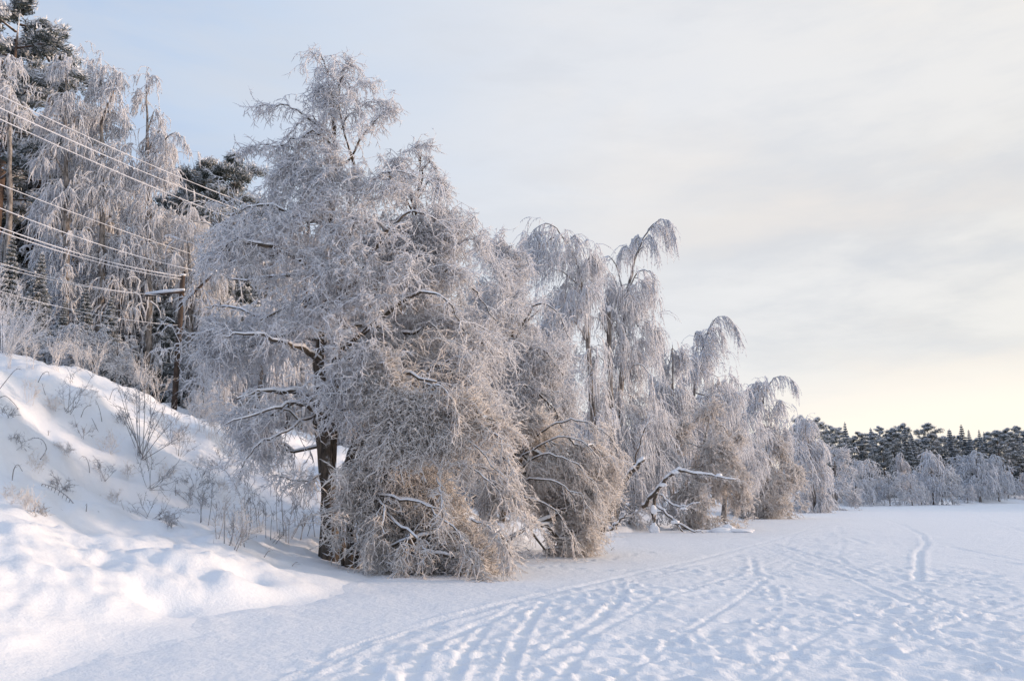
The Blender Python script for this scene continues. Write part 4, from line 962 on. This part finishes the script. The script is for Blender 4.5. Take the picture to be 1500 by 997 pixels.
shrub('bare_shrub', 'low bare shrub just below the tall-stemmed shrub, its base dark in the snow', 'shrub', 217, 714,
      [(205, 680, 0), (214, 672, .2), (222, 670, -.2), (250, 690, .2), (262, 676, 0), (268, 700, -.2), (240, 700, -.3), (258, 720, -.3)], 2, .013)
shrub('bare_shrub', 'spreading tuft of bare twigs near the foot of the slope', 'shrub', 217, 757, [(196, 742, 0), (205, 735, .2), (226, 735, 0), (243, 745, 0), (270, 748, -.2), (188, 752, -.2), (262, 758, -.3), (236, 752, -.2)], 3, .012)
shrub('bare_shrub', 'bare shrub on the upper slope left of the tall-stemmed shrub', 'shrub', 98, 604, [(92, 565, 0), (104, 550, .2), (112, 575, 0), (125, 570, -.2), (134, 552, .1), (118, 590, -.2), (88, 590, .1)], 4, .014)
shrub('bare_shrub', 'thin bare shrub to the right of the tall-stemmed shrub, near the crest', 'shrub', 264, 668, [(255, 640, 0), (262, 630, .2), (272, 625, 0), (280, 640, -.2), (285, 655, -.2)], 5, .012)
shrub('frosted_shrub', 'bushy frosted shrub on the crest at the left edge', 'shrub', 8, 520, [(-15, 430, 0), (0, 400, .4), (12, 440, -.3), (28, 425, .2), (40, 450, 0), (55, 455, -.3), (70, 470, .3), (-30, 450, 0), (20, 470, -.5), (62, 490, -.4), (45, 480, .2), (5, 460, .6)], 6, .022, side=2.4, leaf=FROST, twn=2.6, L=(.25, .6))
shrub('frosted_shrub', 'frosted stems beside the bushy crest shrub, leaning right', 'shrub', 60, 525, [(66, 435, 0), (78, 420, .2), (52, 450, .2), (88, 490, 0), (100, 500, -.2), (46, 480, -.3), (72, 480, .3)], 7, .018, side=1.8, leaf=FROST, twn=2.2, L=(.2, .5))
shrub('frosted_shrub', 'arching frosted sapling on the crest left of the dark spruces', 'shrub', 108, 520, [(118, 470, 0), (128, 462, 0), (136, 456, .1), (112, 480, .2), (122, 490, -.2)], 8, .014, side=1.2, leaf=FROST, twn=1.6)
for i, (u, v, w_) in enumerate([(15, 522, 30), (45, 524, 26), (85, 528, 30), (118, 530, 34), (140, 532, 34), (165, 540, 36), (190, 548, 40), (215, 562, 40), (232, 575, 30), (290, 614, 44), (305, 628, 46), (326, 644, 48), (348, 660, 50), (372, 676, 52), (398, 692, 50), (425, 708, 50)]):
    rs_ = random.Random(i)
    shrub('dry_grass', ORD[i] + ' from left of the pale dry grass clumps along the crest', 'dry grass', u, v + 16, [(u + rs_.uniform(-w_, w_) * .5, v - rs_.uniform(15, w_), rs_.uniform(-.4, .4)) for _ in range(9)], 40 + i, .009, group='dry grass clumps on the crest', leaf=FROST_BROWN, twn=1.4)
for i, (lab, u, v, tp) in enumerate([('thin scrub on the bank left of the saplings, below the fine scrub', 286, 716, [(276, 690, 0), (290, 684, .2), (298, 694, 0), (270, 700, -.2), (304, 706, 0)]),
        ('thin scrub high on the bank under the left alder twigs', 330, 690, [(318, 655, 0), (330, 648, .2), (344, 660, 0), (350, 672, -.2), (312, 676, 0), (338, 664, .3)]),
        ('fine bare scrub on the bank straight below the utility pole', 250, 640, [(240, 606, 0), (252, 598, .2), (262, 612, 0), (236, 622, -.2), (268, 626, 0)]),
        ('fine scrub just left of the alder trunk', 445, 745, [(430, 700, 0), (440, 690, .2), (452, 700, 0), (462, 715, -.2), (425, 720, 0), (458, 690, .2)]),
        ('tangled frosted scrub around the feet of the saplings', 345, 800, [(320, 765, 0), (332, 758, .2), (348, 752, 0), (362, 760, -.2), (372, 775, 0), (326, 782, .2), (358, 745, .1), (380, 770, .1)]),
        ('golden dry scrub at the foot of the alder trunk beside the ice', 508, 812, [(494, 786, 0), (505, 778, .1), (516, 784, 0), (526, 796, -.2), (535, 800, 0), (520, 776, .2)]),
        ('golden dry scrub under the hanging bush at the ice', 556, 826, [(540, 800, 0), (550, 792, .1), (562, 798, 0), (575, 806, -.2), (568, 790, 0)]),
        ('withered weed tuft on the upper slope by the left edge', 44, 590, [(36, 566, 0), (44, 560, .1), (52, 566, 0), (58, 574, -.1)]),
        ('withered weed tuft low on the slope below the curved leafy stalk', 42, 748, [(36, 734, 0), (42, 728, .1), (48, 734, 0), (52, 740, 0)]),
        ('withered weed tuft in the middle of the slope left of the shrub', 160, 664, [(150, 646, 0), (158, 638, .1), (166, 644, 0), (172, 652, 0), (146, 654, 0)])]):
    shrub('frosted_shrub' if 'frosted' in lab else 'bare_shrub', lab, 'shrub', u, v, tp, 140 + i, .013, side=.8, leaf=FROST_BROWN if i > 3 else DRYTWIG, twn=2.0, L=(.12, .34))
rt = random.Random(31)
WT = sorted([(12, 610), (30, 655), (52, 690), (78, 600), (92, 665), (88, 720), (118, 640), (128, 590), (152, 700), (165, 735), (182, 700), (178, 620), (240, 700), (262, 650), (296, 690), (15, 735), (60, 760), (250, 770), (300, 740), (320, 720), (205, 600), (275, 735)])
for i, (u, v) in enumerate(WT):
    q = rt.uniform(12, 26); shrub('weed_tuft', ORD[i] + ' from left of the small withered weed tufts dotted over the snow slope', 'weed', u, v, [(u + rt.uniform(-q, q) * .8, v - rt.uniform(.3, 1.1) * q, rt.uniform(-.3, .3)) for _ in range(rt.randint(4, 8))],
          300 + i, .010, side=.6, group='withered weed tufts on the slope', leaf=(DRYTWIG, FROST_BROWN)[i % 2], twn=1.6, L=(.08, .24), bend=.45)
# saplings in front of the alder trunk
SAP = [(298, 768, [(307, 690), (312, 700), (294, 728)]), (322, 790, [(318, 740), (330, 735)]), (336, 798, [(332, 730), (345, 745), (340, 760)]), (352, 800, [(348, 720), (356, 745)]), (363, 792, [(358, 728), (366, 735)]),
       (372, 776, [(364, 715), (371, 735)]), (381, 780, [(380, 722), (386, 740)]), (392, 790, [(388, 735), (396, 740)]), (408, 782, [(404, 650), (402, 700)]), (420, 796, [(428, 740), (415, 750)]), (427, 788, [(446, 752), (440, 765)]),
       (440, 790, [(446, 748), (452, 755)]), (436, 770, [(437, 725), (433, 740)]), (452, 786, [(456, 762), (460, 752)]), (400, 795, [(420, 775), (412, 782)]), (345, 806, [(352, 782), (360, 775)])]
for i, (u, v, tp) in enumerate(SAP):
    shrub('bare_sapling', ORD[i] + ' from left of the bare saplings, counted at the base', 'sapling', u, v, [(a, b, .1 * j) for j, (a, b) in enumerate(tp)], 60 + i, .019, side=.8, group='bare saplings left of the alder trunk', twn=1.6, L=(.12, .38))
# single bent stalks
ST = [('long curved stalk with one-sided withered leaflets low on the slope', [(112, 738), (100, 728), (80, 714), (62, 708)]),
      ('hooked brown stalk curling over in the middle of the left slope', [(57, 672), (68, 658), (62, 644), (50, 641), (42, 644)]),
      ('thin arched stalk making a loop near the left edge', [(18, 703), (20, 688), (26, 680), (33, 690)]),
      ('straight thin twig slanting up from the left edge', [(-4, 572), (10, 556), (22, 542), (30, 540)]),
      ('drooping twig near the left edge below the slanting twig', [(-4, 582), (8, 580), (20, 590), (26, 598)]),
      ('short bowed stalk on the upper left slope', [(55, 560), (62, 548), (70, 544), (72, 550)]),
      ('thin stalk with a bent top in the centre of the slope', [(132, 695), (130, 680), (126, 670), (121, 668)]),
      ('short dark stub sticking straight up on the left slope', [(71, 638), (71, 632), (72, 630)]),
      ('short dark leaning stub near the left edge of the slope', [(27, 645), (25, 638), (27, 635)]),
      ('small upright stub at the foot of the slope', [(126, 750), (127, 742), (127, 737)]),
      ('fine stalk bowing right below the upright stub', [(150, 757), (142, 750), (134, 748)]),
      ('slender curved stalk left of the tall-stemmed shrub', [(148, 640), (142, 628), (136, 615), (134, 612)]),
      ('straight slender stalk above the curved one left of the shrub', [(150, 620), (146, 600), (140, 585)]),
      ('leafless stalk lying almost flat at the slope foot', [(100, 752), (90, 746), (82, 746)]),
      ('tiny bent stalk poking from the snow shelf by the saplings', [(385, 815), (392, 808), (396, 806)]),
      ('tiny twig lying on the snow shelf below the saplings', [(425, 828), (432, 824), (436, 823)]),
      ('low horizontal twig on the shelf left of the saplings', [(335, 803), (320, 802), (305, 800), (283, 808)]),
      ('thin twig standing right of the low shrub on the slope', [(258, 728), (257, 716), (258, 706)]),
      ('dark twig stub right of the tall-stemmed shrub', [(262, 668), (262, 658), (266, 652)]),
      ('short arched stalk near the crest above the shrub', [(160, 585), (165, 572), (172, 568), (174, 574)]),
      ('faint thin stalk on the slope above the hooked one', [(68, 580), (64, 570), (62, 562)]),
      ('pair-forming thin stalk beside the crest grass', [(118, 610), (124, 598), (134, 592)]),
      ('small dark twig poking from the ice before the leaning trunk', [(893, 806), (897, 803), (900, 801)])]
for i, (lab, L) in enumerate(ST):
    b = ground_at(*L[0]) if L[0][0] < 600 else np.array((*ice(*L[0]), 0.)); P = [b - up * .06] + [pt(u, v, b[1] + .03 * j) for j, (u, v) in enumerate(L[1:])]
    Q, q = resample(P, np.linspace(.010, .005, len(P)), 12)
    bf_ = Buf(); bf_.tubes(Q[None], q[None], 5, np.array([.25]), cap=True); rng = np.random.default_rng(900 + i)
    if i == 0:
        for j in range(3, 12): bf_.tubes(np.array([[Q[j], Q[j] + np.array((-.02, 0, -.09))]]), np.array([[.010, .004]]), 4, np.array([.3]))
    else: twigs(bf_, rng, Q[4:], norm(np.gradient(Q, axis=0))[4:], .35, (.05, .14), .1, .005, spurs=0)
    tag(link('dry_stalk', bf_.mesh('dry_stalk', DRYTWIG, b), None, b), lab, 'stalk')
print('all', round(time.time() - T0, 1))
